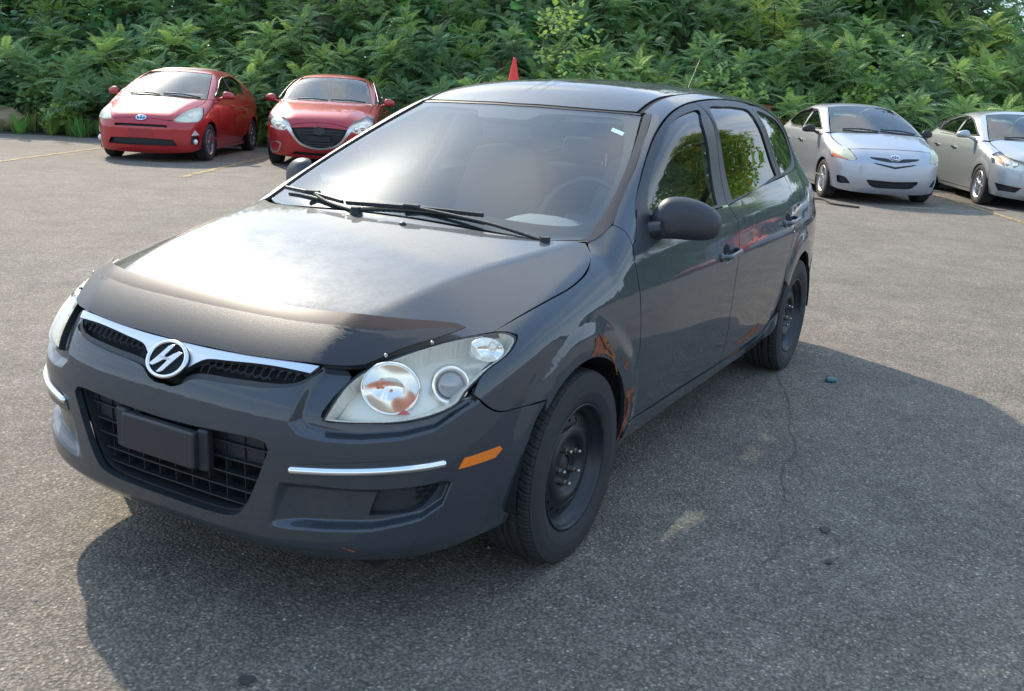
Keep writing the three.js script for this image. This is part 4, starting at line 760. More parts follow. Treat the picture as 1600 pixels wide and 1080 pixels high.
{
  const F = wagonForm, D = wagonDetail;
  const P = (pts, o) => panel(F, pts, o), PD = (pts, o) => panel(D, pts, o);
  // -- outlines in millimetres, the car's left half --
  const arcF = []; for (let a = -8; a <= 188; a += 14) arcF.push([870, 302 + 362 * Math.sin(a / 57.3), 20 + 362 * Math.cos(a / 57.3)]);   // front arch, from ahead of the wheel over it
  const arcR = []; for (let a = -6; a <= 186; a += 14) arcR.push([870, 304 + 360 * Math.sin(a / 57.3), -2700 + 360 * Math.cos(a / 57.3)]);
  // bonnet
  const hoodFront = [[0, 731, 783, 1], [115, 733, 781], [255, 737, 772], [381, 741, 757], [462, 741, 742, 1]], lampTop = [[505, 741, 725], [552, 744, 700], [590, 768, 655], [632, 786, 600], [690, 806, 500], [757, 812, 385, 1]];
  const hoodSide = [[772, 836, 264], [787, 860, 127], [796, 879, 2], [785, 908, -124], [751, 943, -220], [709, 970, -264, 1]];
  const hoodRear = [[590, 976, -188], [450, 983, -162], [240, 990, -146], [0, 992, -140, 1]];
  carPart('hood', both(P([...hoodFront, ...lampTop, ...hoodSide, ...hoodRear], { dir: [0, 1, 0.35], step: 0.03 })), M.paint);
  // front bumper, painted, with the openings cut out
  const cutTop = [[0, 626, 858, 1], [30, 624, 858], [62, 634, 854], [84, 648, 847, 0], [110, 657, 843], [243, 666, 835], [360, 676, 820], [425, 690, 798], [455, 708, 777], [468, 734, 748, 1]];
  const lampEdge = [[502, 735, 733, 1], [545, 716, 733], [524, 668, 778], [511, 622, 812], [522, 611, 810], [569, 612, 790], [616, 614, 766], [674, 615, 727], [713, 620, 692], [745, 628, 656], [772, 642, 617], [790, 660, 575], [799, 676, 545, 1]];
  const seamB = [[820, 634, 503], [833, 614, 464], [848, 607, 389], [868, 600, 262, 1]];
  const bumperArch = [[865, 555, 315], [860, 480, 352], [850, 400, 376], [838, 310, 384], [825, 255, 380, 1]];
  const chin = [[790, 250, 440], ...[[740, 240], [640, 226], [500, 208], [300, 190], [0, 182, 1]].map(([x, y, c]) => { const q = onForm(F, x / 1000, y / 1000, 0); return [x, y, q ? q[2] * 1000 : 600, c || 0]; })];
  const lowerOpen = [[0, 300, 872, 1], [154, 301, 872], [232, 306, 869], [275, 318, 867], [302, 348, 865], [340, 421, 862], [368, 489, 859], [382, 524, 858], [372, 541, 858], [340, 547, 861], [271, 546, 867], [129, 538, 873], [0, 534, 874, 1]];
  const fogHole = [[657, 447, 756, 1], [715, 452, 708], [766, 456, 640, 1], [766, 444, 640], [751, 407, 661], [728, 378, 692], [692, 371, 728], [636, 366, 771, 1], [641, 392, 768]];
  const fineB = (a, b, s) => { const y = a[1], x = Math.abs(a[0]); return x > 0.36 && y < 0.47 && y > 0.30 ? 0.0065 : x > 0.42 && y > 0.55 ? 0.007 : 0.022; };
  const bumper = carPart('front_bumper', both(PD([...cutTop, ...lampEdge, ...seamB, ...bumperArch, ...chin, ...lowerOpen], { dir: [0.5, 0.02, 0.86], step: 0.02, centre: true, holes: [fogHole], fine: fineB, flange: 0.02 })), M.paint);
  carPart('chin_spoiler', both(P([[0, 190, 780, 1], [300, 198, 750], [450, 212, 700], [560, 222, 640, 1], [500, 165, 560, 1], [300, 142, 660], [0, 138, 700, 1]], { dir: [0, -0.1, 1], off: -0.016, step: 0.04 })), M.blackPlastic, bumper);
  // fender, sides, doors
  const fender = [[799, 679, 541, 1], [820, 638, 500], [833, 618, 462], [848, 611, 388], [868, 604, 258, 1], ...arcF.slice(4), [858, 250, -338, 1], [855, 262, -395, 1], [858, 339, -398], [877, 492, -384], [873, 611, -410], [868, 763, -394], [855, 834, -394], [828, 927, -394], [812, 957, -410, 1], [780, 1000, -420], [742, 1018, -402, 1], [722, 975, -272], [745, 958, -240], [795, 910, -124], [806, 880, 4], [797, 860, 130], [782, 836, 270], [764, 812, 383, 1], [786, 808, 353], [806, 799, 335], [819, 783, 360], [820, 760, 402], [808, 734, 478], [801, 712, 515]];
  const sideFront = [[744, 1022, -406, 1], [784, 1004, -424], [815, 961, -413, 1], [800, 988, -480], [757, 1062, -552], [702, 1165, -716], [665, 1240, -853], [632, 1317, -1012], [604, 1378, -1197], [576, 1418, -1440], [560, 1440, -1716], [552, 1447, -2019], [556, 1438, -2345], [570, 1412, -2650], [600, 1355, -2900], [640, 1270, -3040], [675, 1180, -3060], [705, 1110, -2990], [735, 1082, -2800], [757, 1069, -2560, 1], [790, 1010, -2580], [834, 922, -2527], [872, 785, -2447], [878, 683, -2384], [876, 560, -2330, 1]];
  const sideRear = [...arcR.slice(3), [850, 262, -3060, 1], [820, 255, -3250], [760, 260, -3420, 1], [740, 600, -3440], [690, 900, -3420], [640, 1100, -3370], [560, 1330, -3290], [500, 1395, -3240, 1]];
  const ditch = [[505, 1425, -3000], [512, 1455, -2600], [514, 1470, -2200], [514, 1466, -1800], [514, 1445, -1450], [514, 1410, -1240], [520, 1377, -1120, 1], [545, 1372, -1110, 1]];
  const molding = [[560, 1372, -1119, 1], [596, 1317, -1000], [628, 1262, -882], [661, 1198, -757], [689, 1137, -632], [714, 1078, -512]];
  for (const s of [0, 1]) {
    const side = (g) => (s ? mirrored(g) : g);
    carPart('fender', side(P(fender, { dir: [0.85, 0.5, 0.2], step: 0.03 })), M.paint);
    carPart('body_side', side(P([...sideFront, ...sideRear, ...ditch, ...molding], { dir: [0.88, 0.47, -0.08], step: 0.035 })), M.paint);
    // front door
    const fd = carPart('front_door', side(panel(D, [[862, 343, -402, 1], [881, 492, -390], [877, 611, -415], [872, 763, -400], [859, 834, -400], [832, 927, -400], [817, 958, -417, 1], [803, 982, -480], [795, 992, -640], [800, 1000, -1000], [801, 1003, -1470, 1], [833, 939, -1532], [858, 852, -1508], [879, 708, -1443], [875, 550, -1437], [862, 461, -1475], [835, 310, -1481, 1]], { dir: [1, 0.1, 0], step: 0.035, fine: (a) => (Math.hypot(a[2] + 1.335, a[1] - 0.822) < 0.09 ? 0.009 : 0.035) })), M.paint);
    const rd = carPart('rear_door', side(panel(D, [[801, 1003, -1476, 1], [770, 1052, -2200], [757, 1067, -2548, 1], [790, 1010, -2574], [832, 922, -2521], [869, 785, -2441], [876, 683, -2378], [874, 560, -2322], [868, 470, -2288], [853, 368, -2231], [838, 312, -2113, 1], [835, 310, -1487, 1], [862, 461, -1481], [875, 550, -1443], [879, 708, -1449], [858, 852, -1514], [833, 939, -1538]], { dir: [1, 0.1, 0], step: 0.035, fine: (a) => (Math.hypot(a[2] + 2.375, a[1] - 0.862) < 0.09 ? 0.009 : 0.035) })), M.paint);
    carPart('rocker_panel', side(P([[858, 335, -398, 1], [836, 304, -1480], [838, 304, -2115], [860, 400, -2290, 1], [850, 290, -2330, 1], [830, 255, -2200], [820, 252, -1500], [825, 256, -800], [850, 246, -345, 1]], { dir: [1, 0, 0], off: 0.006, step: 0.04, flange: 0.025 })), M.paint);
    // window frames and glass
    const winF = [[608, 1391, -1545], [654, 1340, -1475], [705, 1234, -1448], [745, 1130, -1410], [793, 1017, -1362, 1], [792, 1012, -1178], [788, 1010, -819], [786, 1012, -690, 1], [772, 1050, -648], [735, 1120, -715], [705, 1180, -812], [673, 1256, -946], [646, 1318, -1080], [624, 1362, -1240], [612, 1384, -1400]];
    const winR = [[606, 1398, -1690], [596, 1411, -1900], [597, 1408, -2150], [608, 1392, -2290], [645, 1345, -2300], [704, 1229, -2345], [757, 1082, -2402, 1], [770, 1050, -2100], [788, 1020, -1575, 1], [754, 1098, -1592], [716, 1201, -1612], [673, 1315, -1640]];
    const winQ = [[612, 1382, -2415], [598, 1370, -2700], [612, 1330, -2900], [645, 1255, -2990], [680, 1175, -2980], [705, 1125, -2900], [735, 1095, -2700], [752, 1082, -2520, 1], [720, 1165, -2480], [660, 1320, -2420]];
    const shrink = (l, k) => { const c = [0, 1, 2].map((i) => l.reduce((a, p) => a + p[i], 0) / l.length); return l.map((p) => { const d = Math.hypot(...[0, 1, 2].map((i) => p[i] - c[i])); const q = [0, 1, 2].map((i) => c[i] + (p[i] - c[i]) * (d + k) / d); return p[3] ? [...q, 1] : q; }); };
    const frameF = [[815, 964, -424, 1], [797, 990, -500], [758, 1060, -556], [705, 1160, -720], [669, 1235, -857], [637, 1311, -1016], [609, 1371, -1201], [581, 1412, -1443], [571, 1424, -1590, 1], [616, 1384, -1612], [690, 1270, -1575], [745, 1150, -1530], [801, 1008, -1474, 1], [800, 1004, -1000], [796, 996, -640], [805, 985, -490]];
    const frameR = [[571, 1425, -1596, 1], [564, 1432, -1720], [555, 1441, -2019], [559, 1433, -2330], [566, 1418, -2420, 1], [612, 1384, -2362], [680, 1270, -2390], [759, 1070, -2470, 1], [770, 1055, -2200], [801, 1007, -1480, 1], [745, 1150, -1536], [690, 1270, -1581], [616, 1384, -1618]];
    const frameQ = [[567, 1416, -2426, 1], [573, 1408, -2650], [603, 1352, -2896], [642, 1268, -3034], [677, 1180, -3054], [706, 1112, -2986], [736, 1084, -2800], [758, 1070, -2476, 1], [680, 1272, -2396], [612, 1386, -2368]];
    const o = { dir: [0.9, 0.42, 0], step: 0.035 };
    part('window_frame', side(P(frameF, { ...o, holes: [winF], off: -0.003 })), M.satin, fd);
    part('window', side(P(shrink(winF, 8), { ...o, off: -0.010, flange: 0 })), M.sideGlass, fd);
    part('window_frame', side(P(frameR, { ...o, holes: [winR], off: -0.003 })), M.satin, rd);
    part('window', side(P(shrink(winR, 8), { ...o, off: -0.010, flange: 0 })), M.rearGlass, rd);
    const qf = carPart('quarter_window_frame', side(P(frameQ, { ...o, holes: [winQ], off: -0.003 })), M.satin);
    part('quarter_window', side(P(shrink(winQ, 8), { ...o, off: -0.009, flange: 0 })), M.rearGlass, qf);
    part('belt_trim', side(P([[801, 1010, -1400, 1], [802, 1010, -1472, 1], [803, 1000, -1472, 1], [803, 1000, -1400, 1]], { ...o, off: 0.003, flange: 0.006 })), M.chrome, fd);
    part('door_handle', side(join([tube([[0.860, 0.815, -1.245], [0.893, 0.818, -1.275], [0.898, 0.822, -1.36], [0.893, 0.826, -1.43], [0.862, 0.827, -1.46]], 0.0105, 24, 10), moved(new THREE.SphereGeometry(1, 16, 10), 0.868, 0.815, -1.25, 0, 0, 0, [0.014, 0.019, 0.02])])), M.paint, fd);
    part('handle_cup', side(moved(new THREE.SphereGeometry(1, 20, 12), 0.846, 0.832, -1.335, 0, 0, 0, [0.012, 0.024, 0.035])), M.voidBlack, fd);
    part('door_handle', side(join([tube([[0.846, 0.853, -2.285], [0.880, 0.857, -2.315], [0.886, 0.862, -2.40], [0.880, 0.867, -2.47], [0.848, 0.868, -2.50]], 0.0105, 24, 10), moved(new THREE.SphereGeometry(1, 16, 10), 0.856, 0.853, -2.29, 0, 0, 0, [0.014, 0.019, 0.02])])), M.paint, rd);
    part('handle_cup', side(moved(new THREE.SphereGeometry(1, 20, 12), 0.834, 0.872, -2.375, 0, 0, 0, [0.012, 0.024, 0.035])), M.voidBlack, rd);
    // roof moulding in the ditch, windscreen moulding
    carPart('roof_molding', side(P([[508, 1382, -1112, 1], [506, 1412, -1240], [505, 1447, -1450], [505, 1468, -1800], [505, 1472, -2200], [503, 1457, -2600], [496, 1427, -3000], [490, 1396, -3230, 1], [502, 1394, -3230, 1], [508, 1424, -3000], [515, 1454, -2600], [517, 1469, -2200], [517, 1465, -1800], [517, 1444, -1450], [518, 1409, -1240], [524, 1376, -1116, 1]], { dir: [0.25, 1, 0], off: -0.004, step: 0.05 })), M.voidBlack);
    carPart('windshield_molding', side(P([[559, 1374, -1121, 1], [595, 1317, -1002], [627, 1262, -884], [660, 1198, -759], [688, 1137, -634], [713, 1078, -514], [738, 1020, -402], [728, 985, -300], [712, 972, -266, 1], [705, 985, -292], [688, 1080, -485], [625, 1220, -782], [536, 1366, -1095, 1]], { dir: [0.4, 0.8, 0.45], off: 0.002, step: 0.04 })), M.brownTrim);
    // wheel arch liner
    carPart('wheel_arch_liner', side(join([linerGeo(0.375, 0.66, 0.86, 0.02, 0.304, 0.02), linerGeo(0.372, 0.66, 0.855, -2.70, 0.304, 0.02)])), M.voidBlack);
    // lamps
    const lampOut = [[518, 619, 810, 1], [531, 664, 783], [541, 699, 752], [554, 722, 723], [574, 743, 687], [624, 774, 605], [683, 796, 499], [751, 806, 397], [783, 806, 354], [806, 794, 341], [816, 777, 369], [816, 758, 405], [806, 736, 472], [797, 711, 518], [794, 686, 568], [783, 660, 583], [767, 645, 617], [743, 634, 656], [713, 627, 692], [674, 622, 727], [616, 620, 766], [560, 618, 793]];
    const lampIn = shrink(lampOut, -7), lo = { dir: [0.62, 0.28, 0.73], step: 0.022 };
    const lamp = new THREE.Group(); lamp.name = 'headlight'; wagon.add(lamp);
    part('lamp_seal', side(P(lampOut, { ...lo, holes: [lampIn], off: -0.004, flange: 0.02 })), M.rubber, lamp);
    part('lamp_lens', side(P(shrink(lampOut, -5), { ...lo, off: 0.001, flange: 0 })), s ? M.hazeLens : M.lens, lamp);
    lampInside(lamp, side, P, lampOut, shrink, lo);
    const mk = carPart('side_marker', side(P([[793, 486, 593, 1], [801, 513, 578, 1], [835, 517, 456, 1], [838, 506, 446, 1], [829, 488, 472, 1]], { dir: [0.8, 0, 0.6], off: 0.004, flange: 0.008, step: 0.012 })), M.amber);
    { const pts = []; for (let k = 0; k <= 14; k++) { const x = lerp(0.452, 0.772, k / 14), y = lerp(0.482, 0.510, Math.pow(k / 14, 0.9)), q = onForm(F, x, y, 0.002); pts.push(q); } const g = tube(pts, 0.0115, 40, 12); carPart('bumper_strip', side(join([g, moved(new THREE.SphereGeometry(0.0115, 12, 8), ...pts[0]), moved(new THREE.SphereGeometry(0.0115, 12, 8), ...pts[14])])), M.chrome, bumper); }
    part('strip_bezel', side(P([[424, 456, 849, 1], [440, 486, 846], [551, 513, 813], [710, 529, 714], [780, 525, 622], [784, 505, 612], [780, 466, 620, 1], [753, 459, 663], [662, 452, 753], [551, 450, 813]], { dir: [0.6, 0, 0.8], off: 0.0025, flange: 0.006, step: 0.02 })), M.paint, bumper);
    const fogp = part('fog_cover', side(PD(shrink(fogHole, 4), { dir: [0.6, 0, 0.8], off: -0.022, flange: 0, step: 0.02 })), M.greyPlastic, bumper);
    part('fog_mesh', side(hexMesh((a, b) => { const q = [a, b]; return inPoly(m2([[712, 452], [766, 452], [750, 408], [727, 380], [705, 400]]), a, b) > 0.002; }, [0.70, 0.77], [0.37, 0.46], 0.017, 0.0022, (a, b) => onForm(D, a, b, -0.014))), M.voidBlack, bumper);
    // mirror
    const mir = new THREE.Group(); mir.name = 'door_mirror'; wagon.add(mir);
    buildMirror(mir, side, P);
    // wheels
    for (const z of [0, AX_R]) { const w = s || z ? wheelProto.clone() : wheelProto; w.position.set(s ? -0.766 : 0.766, 0.308, z); w.rotation.y = s ? Math.PI : 0; wagon.add(w); }
  }
  // roof, windscreen, cowl
  carPart('roof', both(P([[0, 1386, -1012, 1], [250, 1382, -1035], [420, 1377, -1075], [500, 1374, -1108, 1], [498, 1410, -1240], [497, 1449, -1450], [496, 1470, -1800], [496, 1474, -2200], [494, 1460, -2600], [488, 1430, -3000], [480, 1398, -3235, 1], [300, 1410, -3290], [0, 1415, -3320, 1]], { dir: [0, 1, 0.1], step: 0.05 })), M.paint);
  carPart('windshield_top_trim', both(P([[0, 1388, -1012, 1], [250, 1383, -1033], [420, 1378, -1073], [520, 1372, -1106, 1], [524, 1366, -1092, 1], [420, 1370, -1060], [250, 1376, -1018], [0, 1381, -996, 1]], { dir: [0, 1, 0.4], off: -0.003, step: 0.04 })), M.brownTrim);
  const glassEdge = [[0, 1378, -994, 1], [250, 1374, -1016], [420, 1368, -1058], [528, 1362, -1088, 1], [622, 1220, -780], [685, 1080, -482], [703, 985, -290, 1], [590, 978, -214], [450, 986, -186], [240, 996, -164], [0, 1000, -156, 1]];
  const ws = carPart('windshield', both(P(glassEdge, { dir: [0, 0.8, 0.6], off: -0.005, flange: 0, step: 0.04 })), M.windscreen);
  const clear = [[0, 1325, -892, 1], [115, 1327, -896], [150, 1352, -950], [250, 1357, -982], [400, 1352, -1022], [470, 1340, -1040], [505, 1310, -990], [605, 1195, -745], [660, 1080, -500], [668, 1040, -415], [640, 1022, -340], [560, 1022, -290], [350, 1034, -240], [0, 1042, -232, 1]];
  part('windshield_band', both(P([...glassEdge, ...clear.slice().reverse()], { dir: [0, 0.8, 0.6], off: -0.009, flange: 0, step: 0.04 })), M.voidBlack, ws);
  part('windshield_sticker', P([[468, 1312, -960, 1], [525, 1300, -945, 1], [528, 1288, -920, 1], [472, 1299, -935, 1]], { dir: [0, 0.8, 0.6], off: -0.0075, flange: 0, step: 0.03 }), M.paper, ws);
  carPart('cowl', both(P([[0, 998, -146, 1], [240, 993, -152], [450, 985, -168], [590, 978, -194], [712, 970, -272, 1], [700, 985, -310, 1], [590, 985, -240], [450, 992, -215], [240, 1000, -190], [0, 1004, -182, 1]], { dir: [0, 1, 0.3], off: -0.022, flange: 0.03, step: 0.04 })), M.blackPlastic);
  wagonFace(P, PD);
  wagonRearEnd(P);
  wagonCabin(P);
  wagonExtras(P, PD);
}
// ---------- forms of the parked cars, same axes as the wagon ----------
function carForm(c) {
  const W = c.halfWidth, plan = curve([[-c.wb - c.rearHang - 0.02, W - 0.24], [-c.wb - c.rearHang + 0.14, W - 0.11], [-c.wb - 0.3, W - 0.025], [-c.wb + 0.3, W - 0.004], [-1.3, W], [-0.6, W - 0.003], [0.1, W - 0.018], [0.5, W - 0.04], [0.9, W - 0.07]]);
  const b = c.belt, sect = curve([[0.1, -0.10], [0.2, -0.06], [0.32, -0.03], [0.45, -0.010], [0.58, 0], [0.68, 0.001], [b - 0.16, -0.008], [b - 0.08, -0.024], [b - 0.02, -0.040], [b + 0.04, -0.066], [b + 0.2, -0.135], [b + 0.36, -0.225], [b + 0.48, -0.31]]);
  const hood = curve(c.hood), roof = curve(c.roof), front = curve(c.front), deck = c.deck ? curve(c.deck) : null, rear = curve(c.rear);
  const flare = (z, y, z0) => 0.012 * (1 - sstep(0.36, 0.44, Math.hypot(z - z0, y - 0.31)));
  const side = (z, y) => plan(z) + sect(y) + flare(z, y, 0) + flare(z, y, -c.wb) - Math.max(0, -z - 1.9) * (c.tailIn ?? 0.06) * sstep(b - 0.05, b + 0.4, y);
  const top = (z, x) => {
    const h = hood(Math.max(z, -0.6)) - Math.max(0, -0.6 - z) - (c.hoodCrown ?? 0.09) * x * x - (c.hoodEdge ?? 0.30) * soft(x - lerp(0.42, 0.66, clamp((0.7 - z) / 1.0)), 0.03);
    const g = c.glass[1] - c.glass[2] * (z - c.glass[0]) - 0.04 * (z - c.glass[0]) * (z - c.glass[0]) - 0.19 * x * x, r = roof(z) - 0.13 * x * x - 0.22 * x * x * x * x;
    let t = smax(h, smin(g, r, 0.06), 0.008);
    if (deck) t = z < -1.8 ? smax(t, deck(z) - 0.10 * x * x, 0.05) : t;
    return t;
  };
  const p = c.power ?? 3.0, fr = (x, y) => front(y) - 0.95 * (1 - Math.pow(1 - Math.pow(clamp(x / (W + 0.015), 0, 0.9999), p), 1 / p));
  const form = (x, y, z) => {
    x = Math.abs(x);
    const f = smax(smax(x - side(z, y), (y - top(z, x)) * 0.9, lerp(0.07, 0.12, sstep(-0.9, -1.4, z))), (z - fr(x, y)) * 0.8, 0.08);
    return smax(f, rear(y) + 0.25 * x * x - z, 0.10);
  };
  return { form, side, top, fr, c };
}
const HATCH = { wb: 2.55, rearHang: 0.615, halfWidth: 0.848, belt: 0.98, glass: [-0.08, 1.0, 0.44], hood: [[-0.4, 1.05], [-0.2, 1.01], [0, 0.965], [0.2, 0.91], [0.4, 0.845], [0.55, 0.785], [0.68, 0.72], [0.8, 0.62]], roof: [[-3.3, 1.24], [-2.9, 1.35], [-2.4, 1.42], [-1.9, 1.447], [-1.5, 1.445], [-1.2, 1.425], [-0.9, 1.375]], front: [[0.08, 0.66], [0.14, 0.74], [0.22, 0.79], [0.35, 0.81], [0.5, 0.81], [0.6, 0.795], [0.68, 0.765], [0.76, 0.70], [0.86, 0.58]], rear: [[0.2, -3.10], [0.8, -3.16], [1.0, -3.08], [1.2, -2.96], [1.4, -2.75]], tailIn: 0.13, hoodCrown: 0.11 };
const COMPACT = { wb: 2.70, rearHang: 0.83, halfWidth: 0.898, belt: 0.98, glass: [-0.42, 1.02, 0.50], hood: [[-0.6, 1.04], [-0.4, 1.02], [-0.1, 0.985], [0.2, 0.94], [0.45, 0.89], [0.65, 0.835], [0.78, 0.77], [0.9, 0.66]], roof: [[-3.6, 1.25], [-3.2, 1.345], [-2.6, 1.425], [-2.1, 1.45], [-1.7, 1.455], [-1.4, 1.435], [-1.1, 1.39]], front: [[0.1, 0.70], [0.16, 0.78], [0.24, 0.83], [0.4, 0.87], [0.55, 0.885], [0.66, 0.875], [0.74, 0.84], [0.82, 0.76], [0.9, 0.64]], rear: [[0.2, -3.45], [0.8, -3.52], [1.0, -3.42], [1.2, -3.28], [1.4, -3.1]], tailIn: 0.12, hoodCrown: 0.05, hoodEdge: 0.22 };
const SEDAN = { wb: 2.55, rearHang: 0.90, halfWidth: 0.846, belt: 0.99, glass: [-0.10, 1.04, 0.46], hood: [[-0.4, 1.07], [-0.2, 1.045], [0, 1.005], [0.2, 0.955], [0.4, 0.895], [0.55, 0.84], [0.68, 0.77], [0.8, 0.68]], roof: [[-3.2, 1.06], [-2.9, 1.20], [-2.5, 1.345], [-2.2, 1.415], [-1.9, 1.445], [-1.6, 1.455], [-1.3, 1.45], [-1.1, 1.425], [-0.9, 1.38]], deck: [[-3.6, 1.02], [-3.3, 1.05], [-2.8, 1.07], [-2.2, 1.09]], front: [[0.1, 0.68], [0.16, 0.75], [0.25, 0.80], [0.4, 0.825], [0.55, 0.82], [0.66, 0.80], [0.76, 0.75], [0.84, 0.67], [0.92, 0.55]], rear: [[0.2, -3.35], [0.8, -3.46], [1.05, -3.40], [1.4, -3.1]], hoodCrown: 0.10 };
const FOCUS = { wb: 2.65, rearHang: 0.98, halfWidth: 0.908, belt: 1.0, glass: [-0.12, 1.03, 0.47], hood: [[-0.4, 1.07], [-0.2, 1.04], [0, 1.005], [0.2, 0.965], [0.45, 0.905], [0.65, 0.84], [0.8, 0.76], [0.9, 0.68]], roof: [[-3.4, 1.12], [-3.0, 1.26], [-2.6, 1.375], [-2.2, 1.44], [-1.9, 1.462], [-1.6, 1.47], [-1.3, 1.46], [-1.1, 1.43], [-0.9, 1.38]], deck: [[-3.7, 1.06], [-3.4, 1.10], [-2.8, 1.12], [-2.2, 1.14]], front: [[0.1, 0.72], [0.16, 0.80], [0.25, 0.86], [0.4, 0.885], [0.55, 0.88], [0.66, 0.86], [0.76, 0.81], [0.84, 0.73], [0.92, 0.6]], rear: [[0.2, -3.5], [0.8, -3.62], [1.08, -3.56], [1.4, -3.2]], hoodCrown: 0.07 };
// ---------- parked cars ----------
function alloyWheel(R, W, rimR, spokes, twin, face, back) {
  const w = new THREE.Group(); w.name = 'wheel';
  part('tyre', tyreGeometry(R, W, rimR, 60, false), M.tyre, w);
  const h = W / 2;
  part('rim', [wheelLathe([[rimR - 0.03, -h * 0.8], [rimR - 0.022, h * 0.5], [rimR - 0.014, h * 0.84], [rimR + 0.004, h * 0.90], [rimR + 0.006, h * 0.97], [rimR - 0.004, h * 0.99], [rimR - 0.016, h * 0.86], [rimR - 0.024, h * 0.78]], 48)], face, w);
  part('rim_barrel', [wheelLathe([[0.001, h * 0.12], [0.11, h * 0.12], [rimR - 0.026, h * 0.02]], 32)], back, w);
  const list = [];
  for (let i = 0; i < spokes; i++) for (const k of twin ? [-1, 1] : [0]) {
    const s = new THREE.Shape(), a = twin ? 0.011 : 0.020, b = twin ? 0.014 : 0.034; s.moveTo(0.035, -a); s.lineTo(rimR - 0.016, -b); s.lineTo(rimR - 0.016, b); s.lineTo(0.035, a); s.closePath();
    const g = new THREE.ExtrudeGeometry(s, { depth: 0.02, bevelEnabled: true, bevelThickness: 0.006, bevelSize: 0.004, bevelSegments: 2 });
    g.translate(0, k * 0.004, 0); g.rotateZ(k * 0.13 + i / spokes * Math.PI * 2); g.rotateY(Math.PI / 2); g.translate(h * 0.5, 0, 0); list.push(g);
  }
  list.push(wheelLathe([[0.055, h * 0.55], [0.05, h * 0.86], [0.03, h * 0.92], [0.001, h * 0.93]], 24));
  part('spokes', list, face, w);
  return w;
}
function ovalBadge(parent, at, n, size, plateMat, ringMat, kind) {
  const b = new THREE.Group(); b.name = 'badge'; b.applyMatrix4(new THREE.Matrix4().compose(at, new THREE.Quaternion().setFromUnitVectors(V(0, 0, 1), n), V(size, size, size))); parent.add(b);
  const ell = (rx, ry, x, y, t = 0.10) => { const g = new THREE.TorusGeometry(1, t / Math.min(rx, ry) * 0.8, 8, 36); g.scale(rx, ry, t * 3); return g.translate(x, y, 0); };
  part('badge_plate', new THREE.CylinderGeometry(0.98, 1, 0.12, 32).rotateX(Math.PI / 2).scale(1, 0.68, 1).translate(0, 0, -0.06), plateMat, b);
  if (kind === 'rings') part('badge_rings', [ell(0.98, 0.66, 0, 0), ell(0.34, 0.60, 0, -0.02, 0.08), ell(0.66, 0.24, 0, 0.34, 0.08)], ringMat, b);
  else part('badge_wings', [ell(0.98, 0.68, 0, 0), moved(new THREE.BoxGeometry(0.75, 0.10, 0.1), -0.33, 0.06, 0.02, 0, 0, -0.5), moved(new THREE.BoxGeometry(0.75, 0.10, 0.1), 0.33, 0.06, 0.02, 0, 0, 0.5)], ringMat, b);
}
